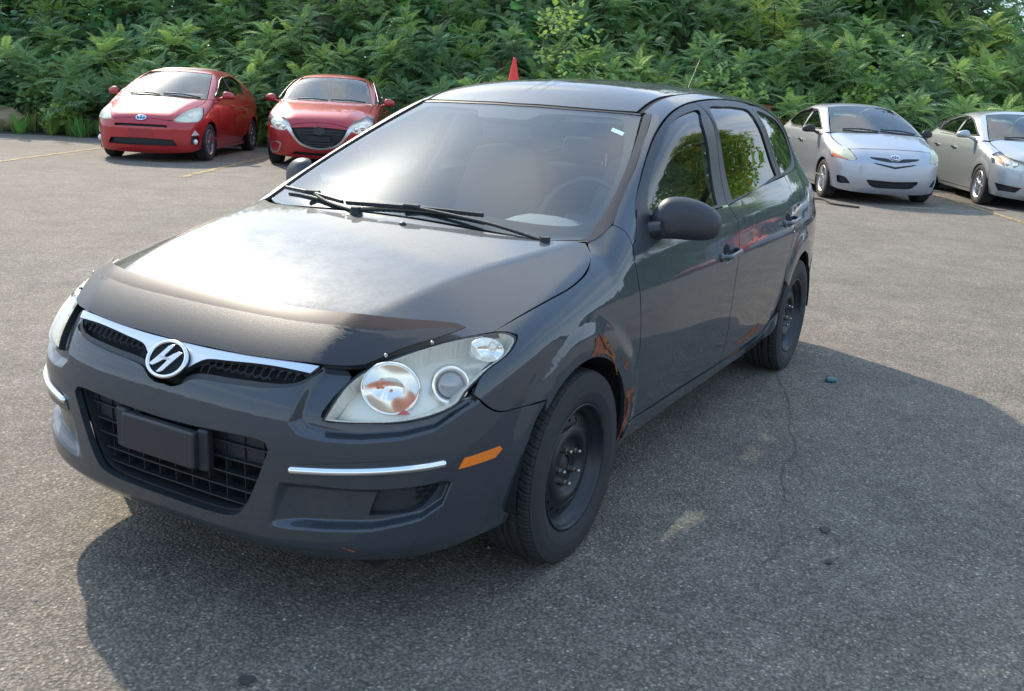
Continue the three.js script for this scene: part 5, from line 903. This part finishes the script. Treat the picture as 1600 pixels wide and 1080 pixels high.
function parkedCar(spec, o) {
  const K = carForm(spec), F = K.form, { side, top } = K, r3 = (v) => Math.round(v * 1000);
  const car = thing(o.name, o.label, 'car', [o.at[0], 0, o.at[1]], o.turn / 57.2958, o.group); car.scale.setScalar(o.scale ?? 1);
  const fp = (list) => list.map(([x, y, c]) => { const q = onForm(F, x / 1000, y / 1000, 0, 1.2, -1.5); return [x, y, r3(q ? q[2] : 0), c || 0]; });
  const sp = (list) => list.map(([z, y, c]) => [r3(side(z / 1000, y / 1000)), y, z, c || 0]);
  const tp = (list) => list.map(([x, z, c]) => [x, r3(top(z / 1000, x / 1000)), z, c || 0]);
  const P = (pts, q) => panel(F, pts, { step: 0.06, flange: 0.012, ...q });
  const cowl = (x) => { let z = 0.3; while (z > -0.9 && (spec.glass[1] - spec.glass[2] * (z - spec.glass[0]) - 0.04 * (z - spec.glass[0]) ** 2 - 0.19 * x * x) < K.top(z + 0.05, x) - 0.02 + 0 * z) z -= 0.01; return z; };
  void cowl;
  const cz = (x) => r3(o.cowlZ - 0.30 * x * x), tz = (x) => r3(o.topZ - 0.30 * x * x), row = (f, xs, rev) => { const l = xs.map((x, i) => [r3(x), f(x), i === 0 || i === xs.length - 1 ? 1 : 0]); return rev ? l.reverse() : l; };
  const paint = o.paint, xe = o.glassHalf, bt = (z) => r3(spec.belt + (o.beltRise ?? 0.03) * clamp((-z / 1000 - 0.5) / 2));
  // bonnet
  part('hood', both(P([...fp(o.hoodEdge), ...tp(o.hoodSide), ...tp(row((x) => cz(x) + 40, [0, 0.3, 0.5, xe[0] - 0.02], true))], { dir: [0, 1, 0.3] })), paint, car);
  const glass = [...tp(row(tz, [0, 0.2, 0.38, xe[1]])), ...tp([[r3(lerp(xe[0], xe[1], 0.6)), lerp(cz(xe[0]), tz(xe[1]), 0.62)]]), ...tp(row(cz, [0, 0.3, 0.5, xe[0]], true))];
  const ws = part('windshield', both(P(glass, { dir: [0, 0.85, 0.5], off: -0.004, flange: 0 })), M.windscreen, car);
  part('windshield_band', both(P([...tp(row((x) => cz(x) + 26, [0, 0.3, 0.5, xe[0] + 0.02])), ...tp(row((x) => cz(x) - 90, [0, 0.3, 0.5, xe[0] - 0.03], true))], { dir: [0, 0.85, 0.5], off: -0.012, flange: 0 })), M.voidBlack, ws);
  for (const [x0, x1] of [[0.05, 0.62], [-0.52, 0.0]]) { const q = (x, d, up) => { const z = cz(Math.abs(x)) / 1000 - d; return [x, top(z, Math.abs(x)) + up, z]; }; part('wiper', tube([q(x1, 0.02, 0.01), q(lerp(x0, x1, 0.5), 0.05, 0.022), q(x0, 0.07, 0.012)], 0.011, 12, 6), M.satin, car); }
  const ditch = (k) => { const l = []; for (let i = 0; i <= 6; i++) { const t = i / 6; l.push([r3(xe[1] - 0.006 - 0.03 * t * t + k), Math.round(lerp(tz(xe[1]) - 22, r3(o.roofEnd), t)), i === 0 || i === 6 ? 1 : 0]); } return l; };
  const roof = part('roof', both(P([...tp(row((x) => tz(x) - 22, [0, 0.2, 0.38])), ...tp(ditch(-0.003)), ...tp(row(() => r3(o.roofEnd), [0, 0.25], true))], { dir: [0, 1, 0.05] })), paint, car);
  if (o.sunroof) part('sunroof', both(P(tp([[0, tz(0) - 180, 1], [350, tz(0.35) - 190], [370, tz(0.35) - 900], [0, tz(0) - 950, 1]]), { dir: [0, 1, 0], off: 0.004 })), M.satin, roof);
  // the front
  const mid = o.holes.filter((h) => h[0][0] === 0).sort((a, b) => a[0][1] - b[0][1]), own = o.holes.filter((h) => h[0][0] !== 0);
  const bump = part('front_bumper', both(P([...fp(o.bumperTop), ...sp(o.bumperSide), ...fp(o.bumperFoot), ...mid.flatMap((h) => fp(h.slice().reverse()))], { dir: [0.45, 0, 0.9], centre: true, holes: own.map(fp), step: 0.04 })), paint, car);
  for (const h of mid) part('bumper_grille', both(P(fp(h), { dir: [0, 0, 1], off: -0.045, flange: 0 })), o.grilleMat ?? M.blackPlastic, bump);
  for (const h of o.centre ?? []) {
    const g = part(h.name, both(P(fp(h.pts), { dir: [0, 0.1, 1], off: h.off ?? 0.002, flange: 0.02, step: 0.03 })), h.mat, car);
    for (const y of h.slats ?? []) { const l = []; for (let i = -9; i < 9; i++) { const a = i / 9 * h.half(y), b = (i + 1) / 9 * h.half(y), A = onForm(F, a, y, 0.006), B = onForm(F, b, y, 0.006); if (A && B) l.push(rod(A, B, 0.016, 0.014)); } part('slat', l, h.slatMat ?? M.satin, g); }
  }
  for (const s of [0, 1]) {
    const sd = (g) => (s ? mirrored(g) : g);
    const arc = (zc, y0, a0, a1) => { const l = []; for (let a = a0; a <= a1; a += 16) l.push([r3(zc + o.archR * Math.cos(a / 57.3)), r3(y0 + o.archR * Math.sin(a / 57.3))]); return l; };
    const aF = arc(0, 0.295, 20, 188), aR = arc(-spec.wb, 0.295, -4, 186);
    part('fender', sd(P([...o.fenderTop.map((p) => (p.length > 3 ? p : tp([p])[0])), ...sp(o.fenderSeam), ...sp(aF), ...sp([[-375, 215, 1], [-390, 330], [-390, spec.belt * 1000 - 60, 1]])], { dir: [0.85, 0.5, 0.15] })), paint, car);
    const z1 = -396, z2 = o.doorSplit, z3 = o.doorEnd, sill = 215;
    const fd = part('front_door', sd(P(sp([[z1, sill, 1], [z1, spec.belt * 1000 - 60, 1], [z1 - 160, bt(z1) - 8], [z2 + 4, bt(z2) - 2, 1], [z2 + 4, sill, 1]]), { dir: [1, 0.1, 0], step: 0.05 })), paint, car);
    const rd = part('rear_door', sd(P(sp([[z2 - 4, sill, 1], [z2 - 4, bt(z2) - 2, 1], [z3, bt(z3) - 2, 1], [z3 + 20, 700], [z3 + 130, 480], [z3 + 330, sill, 1]]), { dir: [1, 0.1, 0], step: 0.05 })), paint, car);
    for (const [d, z] of [[fd, z2 + 150], [rd, z3 + 130]]) part('door_handle', sd(moved(box(0.03, 0.03, 0.2, 0.012), side(z / 1000, 0.80) + 0.014, 0.83, z / 1000)), o.handleMat ?? paint, d);
    const pill = sp([[z1 - 4, spec.belt * 1000 - 52, 1], [z1 - 170, bt(z1)], [z2, bt(z2) + 6], [z3 - 6, bt(z3) + 6, 1], [z3 + 12, 700], [z3 + 122, 480], [-spec.wb + 350, 330, 1]]);
    const rearEdge = sp([[r3(-spec.wb - spec.rearHang + 0.20), 260, 1], [r3(-spec.wb - spec.rearHang + 0.16), 700], [r3(-spec.wb - spec.rearHang + 0.20), spec.belt * 1000, 1]]);
    const rail = [...(o.cPillar ?? []).map((p) => (p.length > 3 ? p : tp([p])[0])), ...tp([...ditch(0.003).reverse(), [r3(lerp(xe[0], xe[1], 0.6) + 0.012), lerp(cz(xe[0]), tz(xe[1]), 0.62)], [r3(xe[0] + 0.012), cz(xe[0]), 1]])];
    part('body_side', sd(P([...pill, ...sp(aR.slice(1)), ...rearEdge, ...rail], { dir: [0.85, 0.5, -0.08], step: 0.05, holes: o.windows.map((w) => sp(w)) })), paint, car);
    o.windows.forEach((w, i) => part('window', sd(P(sp(w), { dir: [0.9, 0.42, 0], off: -0.008, flange: 0, step: 0.08 })), M.tintGlass, i ? rd : fd));
    o.windows.forEach((w, i) => { const c = new THREE.CatmullRomCurve3(outline(mm(sp(w)), 0.06).map((p) => V(...p)), true, 'centripetal'); part('window_seal', sd(new THREE.TubeGeometry(c, 90, 0.011, 6, true)), o.surround ?? M.satin, i ? rd : fd); });
    part('rocker_panel', sd(P(sp([[-370, 205, 1], [-2150, 205, 1], [-2150, 150, 1], [-370, 150, 1]]), { dir: [1, 0, 0], off: -0.01 })), o.rockerMat ?? paint, car);
    part('wheel_arch_liner', sd(join([linerGeo(o.archR + 0.008, 0.60, side(0, 0.5) - 0.02, 0, 0.295), linerGeo(o.archR + 0.008, 0.60, side(-spec.wb, 0.5) - 0.02, -spec.wb, 0.295)])), M.voidBlack, car);
    const lampPts = [...tp(o.hoodSide.slice(0, o.lampHood ?? 0)), ...sp(o.lampSide ?? []), ...fp(o.lamp)];
    const lamp = part('headlight', sd(P(lampPts, { dir: o.lampDir ?? [0.5, 0.35, 0.8], off: 0.002, flange: 0.02, step: 0.03 })), o.lensMat, car);
    part('lamp_housing', sd(P(lampPts, { dir: o.lampDir ?? [0.5, 0.35, 0.8], off: -0.05, flange: 0, step: 0.04 })), M.silverPaint, lamp);
    for (const b of o.bulbs) { const q = onForm(F, b[0] / 1000, b[1] / 1000, -0.045); if (q) part('lamp_reflector', sd(moved(new THREE.SphereGeometry(b[2] / 1000, 16, 10), ...q, 0, 0, 0, [1, 1, 0.3])), b[3] ?? M.reflector, lamp); }
    if (o.lampBand) part('lamp_band', sd(P(fp(o.lampBand), { dir: o.lampDir ?? [0.5, 0.35, 0.8], off: 0.004, flange: 0.004, step: 0.03 })), o.lampBandMat, lamp);
    for (const f of o.fogs) {
      const g = part('fog_recess', sd(P(fp(f.pts), { dir: [0.5, 0, 0.85], off: f.off ?? -0.03, flange: 0, step: 0.04 })), f.mat ?? M.blackPlastic, car);
      if (f.ring) part('fog_frame', sd(P(fp(f.pts), { dir: [0.5, 0, 0.85], off: 0.006, flange: 0.03, step: 0.03, holes: [fp(f.ring)] })), M.brushed, g);
      if (f.lamp) { const q = onForm(F, f.lamp[0] / 1000, f.lamp[1] / 1000, -0.01); part('fog_lamp', sd(moved(new THREE.SphereGeometry(0.042, 16, 10), ...q, 0, 0, 0, [1, 1, 0.5])), M.silverPaint, g); }
      if (f.lens) part('turn_lens', sd(P(fp(f.lens), { dir: [0.5, 0, 0.85], off: 0.003, flange: 0.01, step: 0.03 })), M.silverPaint, g);
    }
    const mb = new THREE.Matrix4().makeBasis(V(0.9, 0, -0.436), V(0, 1, 0), V(0.436, 0, 0.9)).scale(V(0.82, 0.82, 0.82)).setPosition(o.mirror[0], o.mirror[1], o.mirror[2]);
    const m = part('door_mirror', sd(join([mirrorShell().applyMatrix4(mb), moved(new THREE.CylinderGeometry(0.018, 0.03, 0.14, 10), o.mirror[0] - 0.13, o.mirror[1] - 0.055, o.mirror[2] + 0.06, 0, 0, -1.2)])), o.mirrorMat ?? paint, car);
    part('mirror_glass', sd(mirrorGlass().applyMatrix4(mb)), M.chrome, m);
    for (const z of [0, -spec.wb]) { const w = o.wheel.clone(); w.position.set((s ? -1 : 1) * (spec.halfWidth - 0.115), o.wheelR - 0.005, z); w.rotation.y = s ? Math.PI : 0; car.add(w); }
  }
  if (o.badge) { const q = onForm(F, 0, o.badge[0], 0), n = gradient(F, ...q); ovalBadge(car, V(q[0] + n[0] * 0.012, q[1] + n[1] * 0.012, q[2] + n[2] * 0.012), V(...n), o.badge[1], o.badge[2], o.badge[3], o.badge[4]); }
  // tail, cabin, underside
  const zr = -spec.wb - spec.rearHang;
  part('rear_panel', both(P([[0, 260, r3(zr), 1], [r3(spec.halfWidth - 0.16), 260, r3(zr + 0.2), 1], [r3(spec.halfWidth - 0.13), 700, r3(zr + 0.16)], [r3(spec.halfWidth - 0.20), spec.belt * 1000, r3(zr + 0.2), 1], [0, spec.belt * 1000, r3(zr), 1]], { dir: [0.1, 0.1, -1], off: 0.004, step: 0.1 })), paint, car);
  part('rear_window', both(P(o.rearGlass.map((p) => (p.length > 3 ? p : tp([p])[0])), { dir: o.deckEnd ? [0, 1, -0.3] : [0, 0.4, -1], off: -0.002, flange: 0, step: 0.1 })), M.tintGlass, car);
  if (o.deckEnd) part('trunk_lid', both(P(tp([[0, o.deckStart, 1], [560, o.deckStart + 80, 1], [600, r3(zr + 0.25)], [560, r3(zr + 0.12), 1], [0, r3(zr + 0.05), 1]]), { dir: [0, 1, -0.1], step: 0.1 })), paint, car);
  const cab = new THREE.Group(); cab.name = 'cabin'; car.add(cab);
  part('cabin_floor', [moved(box(1.3, 0.06, 2.6, 0.02), 0, 0.26, -1.5), moved(box(1.3, 0.5, 0.05, 0.01), 0, 0.5, -0.30), moved(box(1.1, 0.12, 0.9, 0.02), 0, 0.22, 0.1)], M.voidBlack, cab);
  part('dashboard', [moved(box(1.28, 0.22, 0.42, 0.08), 0, spec.belt - 0.12, o.cowlZ - 0.55), moved(box(0.4, 0.08, 0.2, 0.04), 0.35, spec.belt + 0.01, o.cowlZ - 0.62)], M.dash, cab);
  for (const x of [0.36, -0.36]) part('front_seat', [moved(box(0.46, 0.62, 0.14, 0.06), x, 0.82, -1.62, -0.25), moved(box(0.26, 0.18, 0.1, 0.045), x, 1.22, -1.74, -0.15), moved(box(0.48, 0.15, 0.5, 0.05), x, 0.50, -1.32)], M.seat, cab);
  part('rear_seat', [moved(box(1.15, 0.6, 0.14, 0.06), 0, 0.78, -2.35, -0.3)], M.seat, cab);
  const wheelRing = new THREE.TorusGeometry(0.18, 0.016, 8, 28); wheelRing.rotateX(-0.45); part('steering_wheel', wheelRing.translate(0.36, spec.belt - 0.01, o.cowlZ - 0.88), M.satin, cab);
  part('rear_view_mirror', moved(box(0.22, 0.07, 0.03, 0.02), 0, 1.26, o.topZ + 0.10), M.satin, cab);
  if (o.antenna) part('antenna', tube([o.antenna, [o.antenna[0], o.antenna[1] + 0.17, o.antenna[2] - 0.10]], 0.004, 4, 5), M.satin, car);
  return car;
}
M.redPaint = phys({ color: lin(0.42, 0.010, 0.014), metalness: 0.25, roughness: 0.42, clearcoat: 1, clearcoatRoughness: 0.04 });
M.rubyPaint = phys({ color: lin(0.40, 0.012, 0.018), metalness: 0.35, roughness: 0.40, clearcoat: 1, clearcoatRoughness: 0.03 });
M.silver = phys({ color: lin(0.42, 0.43, 0.455), metalness: 0.55, roughness: 0.42, clearcoat: 1, clearcoatRoughness: 0.05 });
M.silver2 = phys({ color: lin(0.40, 0.42, 0.42), metalness: 0.55, roughness: 0.40, clearcoat: 1, clearcoatRoughness: 0.04 });
M.paleLens = phys({ color: lin(0.90, 0.90, 0.78), roughness: 0.30, transmission: 0.65, thickness: 0, ior: 1.5 });
M.oldLens = phys({ color: lin(0.86, 0.84, 0.62), roughness: 0.38, transmission: 0.5, thickness: 0, ior: 1.5 });
M.blueBlack = std({ color: lin(0.02, 0.05, 0.12), roughness: 0.3 });
M.greyAlloy = std({ color: lin(0.34, 0.34, 0.35), metalness: 0.9, roughness: 0.35 });
M.brightAlloy = std({ color: lin(0.72, 0.72, 0.73), metalness: 0.9, roughness: 0.3 });
M.darkRed = phys({ color: lin(0.36, 0.012, 0.014), roughness: 0.45, clearcoat: 0.3 });
M.paleAmber = phys({ color: lin(0.75, 0.30, 0.10), roughness: 0.3 });
M.paleRed = phys({ color: lin(0.62, 0.16, 0.09), roughness: 0.3 });
{
  const redHatch = parkedCar(HATCH, {
    name: 'hatchback', label: 'small red hatchback with cream headlights and a three-oval badge, far left', group: 'cars parked along the hedge', at: [-11.174, -8.637], turn: 29.6, scale: 1.032, paint: M.redPaint, cowlZ: -0.06, topZ: -1.04, glassHalf: [0.715, 0.535], doorSplit: -1370, doorEnd: -2240, archR: 0.335, roofEnd: -2.62, sunroof: true, beltRise: 0.07,
    hoodEdge: [[0, 668, 1], [200, 664], [380, 645], [470, 645, 1]], hoodSide: [[560, 470], [660, 150], [705, -60, 1], [712, -190, 1]],
    bumperTop: [[0, 662, 1], [200, 658], [380, 639], [472, 634, 1], [560, 620], [640, 615], [766, 628, 1]], bumperSide: [[330, 660, 1], [330, 520], [345, 380], [330, 200, 1]], bumperFoot: [[700, 165, 1], [500, 150], [250, 140], [0, 136, 1]],
    fenderTop: [[722, -190, 1], [716, -60], [672, 140], [745, 834, 60, 1], [812, 690, 285, 1]], fenderSeam: [[325, 660, 1], [318, 470, 1]],
    holes: [[[0, 578, 1], [300, 576], [400, 572, 1], [405, 534, 1], [300, 538], [0, 540, 1]], [[0, 368, 1], [300, 364], [480, 356, 1], [535, 262, 1], [300, 256], [0, 254, 1]], [[712, 410], [735, 408, 1], [780, 400, 1], [776, 278, 1], [700, 282, 1]]],
    lamp: [[474, 648, 1], [558, 748], [675, 836], [738, 834, 1], [800, 690], [766, 640], [629, 622]], lampDir: [0.5, 0.5, 0.7], lensMat: M.paleLens, bulbs: [[640, 700, 50], [725, 740, 40, M.silverPaint]],
    fogs: [{ pts: [[712, 405, 1], [780, 398, 1], [776, 280, 1], [702, 284, 1]], lamp: [742, 322], lens: [[748, 505, 1], [785, 425, 1], [712, 420, 1]] }],
    centre: [{ name: 'plate_blank', pts: [[0, 505, 1], [180, 503, 1], [188, 378, 1], [0, 380, 1]], mat: M.darkRed, off: 0.006 }],
    windows: [[[-470, 1010, 1], [-760, 1120], [-1120, 1265], [-1340, 1307, 1], [-1390, 1020, 1], [-900, 998]], [[-1440, 1026, 1], [-1400, 1311, 1], [-1750, 1327], [-2100, 1290], [-2290, 1195], [-2190, 1060, 1]]],
    cPillar: [[560, 1180, -2930, 0], [510, 1290, -2800, 0]], rearGlass: [[0, 1330, -2840, 1], [400, 1310, -2830], [480, 1060, -3000, 1], [0, 1040, -3090, 1]], mirror: [0.95, 1.02, -0.62], badge: [0.665, 0.075, M.blueBlack, M.chrome, 'rings'], wheel: alloyWheel(0.296, 0.175, 0.200, 8, false, M.greyAlloy, M.voidBlack), wheelR: 0.296,
  });
  const hidden = redHatch.clone(); hidden.name = numbered('hatchback'); scene.add(hidden); hidden.position.set(-3.5, 0, -12.3); hidden.rotation.y = 0.53;
  tag(hidden, 'red hatchback hidden behind the grey wagon, seen only through its glass', 'car', 'cars parked along the hedge');
  const post = thing('post', 'thin grey post hidden behind the grey wagon, carrying a red cone', 'post', [-6.45, 0, -12.2]);
  part('pole', moved(new THREE.CylinderGeometry(0.035, 0.035, 1.45, 16), 0, 0.725, 0), M.greyAlloy, post);
  part('base_plate', moved(new THREE.CylinderGeometry(0.22, 0.24, 0.05, 24), 0, 0.025, 0), M.rubber, post);
  const cone = thing('traffic_cone', 'red traffic cone whose tip shows above the grey wagon roof', 'cone', [-6.45, 1.43, -12.2]);
  part('cone_body', lathe([[0.001, 0.50], [0.018, 0.50], [0.024, 0.485], [0.112, 0.03], [0.120, 0.022]], 28), std({ color: lin(0.80, 0.045, 0.03), roughness: 0.5 }), cone);
  part('cone_base', moved(box(0.30, 0.025, 0.30, 0.01), 0, 0.0225, 0), M.rubber, cone);
  parkedCar(COMPACT, {
    name: 'compact_car', label: 'red car with a wide black grille edged in chrome, half hidden behind the grey wagon', group: 'cars parked along the hedge', at: [-8.995, -10.279], turn: 34.3, scale: 1.037, paint: M.rubyPaint, cowlZ: -0.36, topZ: -1.24, glassHalf: [0.74, 0.56], doorSplit: -1520, doorEnd: -2450, archR: 0.355, roofEnd: -2.95,
    hoodEdge: [[0, 712, 1], [200, 704], [380, 668], [448, 650, 1]], hoodSide: [[525, 735, 1], [620, 610], [700, 380], [735, 100], [747, -200, 1], [742, -460, 1]], lampHood: 3,
    bumperTop: [[0, 705, 1], [200, 697], [380, 660], [455, 640, 1], [500, 596], [597, 566], [765, 605, 1]], bumperSide: [[420, 690, 1], [390, 560], [372, 400], [365, 215, 1]], bumperFoot: [[780, 195, 1], [500, 165], [250, 150], [0, 146, 1]],
    fenderTop: [[752, -470, 1], [755, -200], [743, 100], [708, 370, 1], [806, 768, 380, 1], [824, 700, 420, 1]], fenderSeam: [[412, 690, 1], [385, 560], [345, 420, 1]],
    holes: [[[0, 640, 1], [200, 634], [440, 616, 1], [380, 490], [290, 392], [120, 330], [0, 318, 1]], [[0, 240, 1], [370, 256, 1], [450, 212, 1], [215, 198], [0, 196, 1]]],
    lampSide: [[384, 768, 1], [424, 700, 1]], lamp: [[765, 612], [597, 572], [500, 604], [452, 640, 1]], lensMat: M.lens, bulbs: [[640, 655, 55], [560, 625, 38], [735, 680, 45, M.silverPaint]],
    fogs: [{ pts: [[600, 372], [690, 398], [800, 370, 1], [810, 240], [680, 212, 1], [620, 280]], ring: [[625, 362], [695, 380], [785, 358, 1], [792, 256], [688, 228, 1], [640, 288]], off: -0.02 }],
    centre: [{ name: 'grille_edge', pts: [[0, 322, 1], [120, 334], [285, 396], [375, 494], [440, 628, 1], [500, 650, 1], [505, 622], [400, 470], [300, 366], [130, 304], [0, 290, 1]], mat: M.brushed, off: 0.008 }, { name: 'plate_blank', pts: [[0, 500, 1], [175, 500, 1], [175, 420, 1], [0, 418, 1]], mat: M.satin, off: -0.006, slats: [0.585, 0.545, 0.395, 0.36], half: (y) => lerp(0.18, 0.40, clamp((y - 0.33) / 0.28)) }],
    windows: [[[-560, 1020, 1], [-900, 1150], [-1250, 1265], [-1480, 1320, 1], [-1530, 1030, 1], [-1000, 1012]], [[-1590, 1034, 1], [-1540, 1323, 1], [-1950, 1340], [-2350, 1295], [-2560, 1195], [-2420, 1080, 1]]],
    cPillar: [[600, 1180, -3250, 0], [540, 1300, -3080, 0]], rearGlass: [[0, 1330, -3190, 1], [420, 1310, -3180], [500, 1060, -3330, 1], [0, 1040, -3440, 1]], mirror: [1.00, 1.02, -0.78], badge: [0.585, 0.088, M.satin, M.greyPlastic, 'wings'], wheel: alloyWheel(0.318, 0.205, 0.205, 5, false, M.steelRim, M.voidBlack), wheelR: 0.318,
  });
  parkedCar(SEDAN, {
    name: 'sedan', label: 'silver sedan with black door mirrors and yellowed headlights, just right of the grey wagon', group: 'cars parked along the hedge', at: [-0.559, -13.513], turn: 28.8, scale: 1.004, paint: M.silver, cowlZ: -0.08, topZ: -1.02, glassHalf: [0.70, 0.525], doorSplit: -1500, doorEnd: -2330, archR: 0.335, roofEnd: -2.05, handleMat: M.chrome, mirrorMat: M.blackPlastic, rockerMat: M.silver,
    hoodEdge: [[0, 815, 1], [233, 812], [480, 802], [600, 790, 1]], hoodSide: [[650, 400], [705, 150], [722, -60, 1], [712, -180, 1]],
    bumperTop: [[0, 808, 1], [233, 805], [480, 795], [600, 782, 1], [560, 700], [540, 655, 1], [577, 628], [740, 640], [800, 655, 1]], bumperSide: [[345, 650, 1], [340, 520], [350, 400], [345, 220, 1]], bumperFoot: [[720, 195, 1], [500, 170], [250, 160], [0, 156, 1]],
    fenderTop: [[722, -180, 1], [732, -60], [714, 150], [655, 405], [640, 802, 430, 1], [780, 822, 215], [815, 740, 220, 1]], fenderSeam: [[340, 650, 1], [318, 420, 1]],
    holes: [[[0, 352, 1], [364, 368, 1], [385, 360], [300, 266], [0, 244, 1]], [[590, 292, 1], [650, 285], [740, 296], [756, 395, 1], [700, 392], [660, 378]]],
    lamp: [[552, 668, 1], [613, 776], [691, 822], [800, 800, 1], [815, 700], [790, 665], [680, 640], [577, 632]], lensMat: M.oldLens, bulbs: [[660, 725, 60, M.silverPaint], [740, 700, 40, M.silverPaint]], lampBand: [[640, 642, 1], [700, 660], [805, 712, 1], [808, 680], [730, 645]], lampBandMat: M.paleRed,
    fogs: [{ pts: [[588, 290, 1], [650, 282], [745, 292], [760, 398, 1], [700, 396], [655, 380]], off: -0.05 }],
    centre: [{ name: 'grille', pts: [[0, 655, 1], [50, 655], [100, 682], [370, 698, 1], [354, 680], [110, 636], [0, 634, 1]], mat: M.blackPlastic, off: 0.003 }, { name: 'grille', pts: [[0, 570, 1], [120, 590], [320, 620, 1], [290, 602], [130, 566], [0, 540, 1]], mat: M.blackPlastic, off: 0.003 }, { name: 'grille_slat', pts: [[0, 316, 1], [345, 326, 1], [335, 314, 1], [0, 304, 1]], mat: M.greyPlastic, off: -0.01 }],
    windows: [[[-450, 1040, 1], [-700, 1140], [-1000, 1245], [-1300, 1327], [-1440, 1335, 1], [-1480, 1030, 1]], [[-1570, 1034, 1], [-1520, 1337, 1], [-1850, 1340], [-2150, 1285], [-2450, 1180], [-2540, 1090, 1], [-2300, 1046]]],
    cPillar: [[560, 1080, -2980, 0], [490, 1250, -2640, 0], [480, 1340, -2350, 0]], rearGlass: [[0, -2056, 1], [478, -2056, 1], [474, -2350], [486, -2640, 1], [0, -2720, 1]], deckEnd: true, deckStart: -2790, mirror: [0.95, 1.03, -0.58], badge: [0.700, 0.062, M.blueBlack, M.chrome, 'rings'], wheel: alloyWheel(0.300, 0.180, 0.200, 5, false, M.brightAlloy, M.voidBlack), wheelR: 0.300, antenna: [0, 1.45, -1.35],
  });
  parkedCar(FOCUS, {
    name: 'sedan', label: 'silver sedan with amber-cornered headlights, cut off by the right edge', group: 'cars parked along the hedge', at: [1.685, -14.847], turn: 23.3, scale: 1, paint: M.silver2, cowlZ: -0.10, topZ: -1.04, glassHalf: [0.735, 0.55], doorSplit: -1520, doorEnd: -2420, archR: 0.345, roofEnd: -2.15, handleMat: M.chrome, surround: M.blackPlastic,
    hoodEdge: [[0, 800, 1], [233, 795], [420, 770], [530, 740, 1]], hoodSide: [[545, 730, 1], [660, 580], [735, 250], [752, -60, 1], [745, -200, 1]], lampHood: 3,
    bumperTop: [[0, 794, 1], [233, 789], [420, 764], [526, 730, 1], [525, 620, 1], [547, 598], [725, 625], [828, 660, 1]], bumperSide: [[360, 680, 1], [350, 520], [358, 400], [350, 210, 1]], bumperFoot: [[780, 195, 1], [500, 165], [250, 150], [0, 146, 1]],
    fenderTop: [[755, -210, 1], [762, -60], [743, 240, 1], [842, 806, 235, 1], [846, 740, 300, 1]], fenderSeam: [[350, 690, 1], [326, 440, 1]],
    holes: [[[0, 440, 1], [380, 430, 1], [440, 260, 1], [0, 240, 1]], [[535, 346, 1], [603, 270, 1], [793, 278, 1], [835, 392, 1]]],
    lampSide: [[246, 806, 1], [308, 738], [352, 690, 1]], lamp: [[725, 632], [547, 610], [530, 735, 1]], lensMat: M.lens, bulbs: [[620, 670, 45], [700, 685, 42]], lampBand: [[775, 770, 1], [835, 784, 1], [828, 700, 1], [790, 668]], lampBandMat: M.paleAmber,
    fogs: [{ pts: [[535, 346, 1], [603, 268, 1], [795, 276, 1], [838, 396, 1]], off: -0.04 }],
    centre: [{ name: 'grille', pts: [[0, 700, 1], [350, 690, 1], [330, 640], [0, 630, 1]], mat: M.blackPlastic, off: 0.003 }],
    windows: [[[-500, 1055, 1], [-760, 1150], [-1060, 1255], [-1300, 1317], [-1480, 1345, 1], [-1510, 1040, 1]], [[-1590, 1046, 1], [-1550, 1347, 1], [-1900, 1351], [-2250, 1305], [-2560, 1235], [-2540, 1080, 1]], [[-2600, 1085, 1], [-2620, 1220, 1], [-2800, 1170], [-2900, 1115, 1]]],
    cPillar: [[600, 1120, -3080, 0], [530, 1260, -2760, 0], [500, 1350, -2450, 0]], rearGlass: [[0, -2156, 1], [505, -2156, 1], [494, -2450], [524, -2760, 1], [0, -2860, 1]], deckEnd: true, deckStart: -2930, mirror: [1.03, 1.06, -0.62], wheel: alloyWheel(0.318, 0.205, 0.210, 5, true, M.brightAlloy, M.voidBlack), wheelR: 0.318, antenna: [0, 1.46, -1.55],
  });
  const more = scene.children.find((c) => c.name === 'sedan').clone(); more.name = numbered('sedan'); scene.add(more); more.position.set(4.5, 0, -16.3); more.rotation.y = 0.45;
  tag(more, 'silver sedan parked beyond the right edge of the picture', 'car', 'cars parked along the hedge');
  const more2 = redHatch.clone(); more2.name = numbered('hatchback'); scene.add(more2); more2.position.set(7.2, 0, -17.6); more2.rotation.y = 0.45;
  tag(more2, 'red hatchback parked beyond the right edge of the picture', 'car', 'cars parked along the hedge');
}
renderer.render(scene, camera);
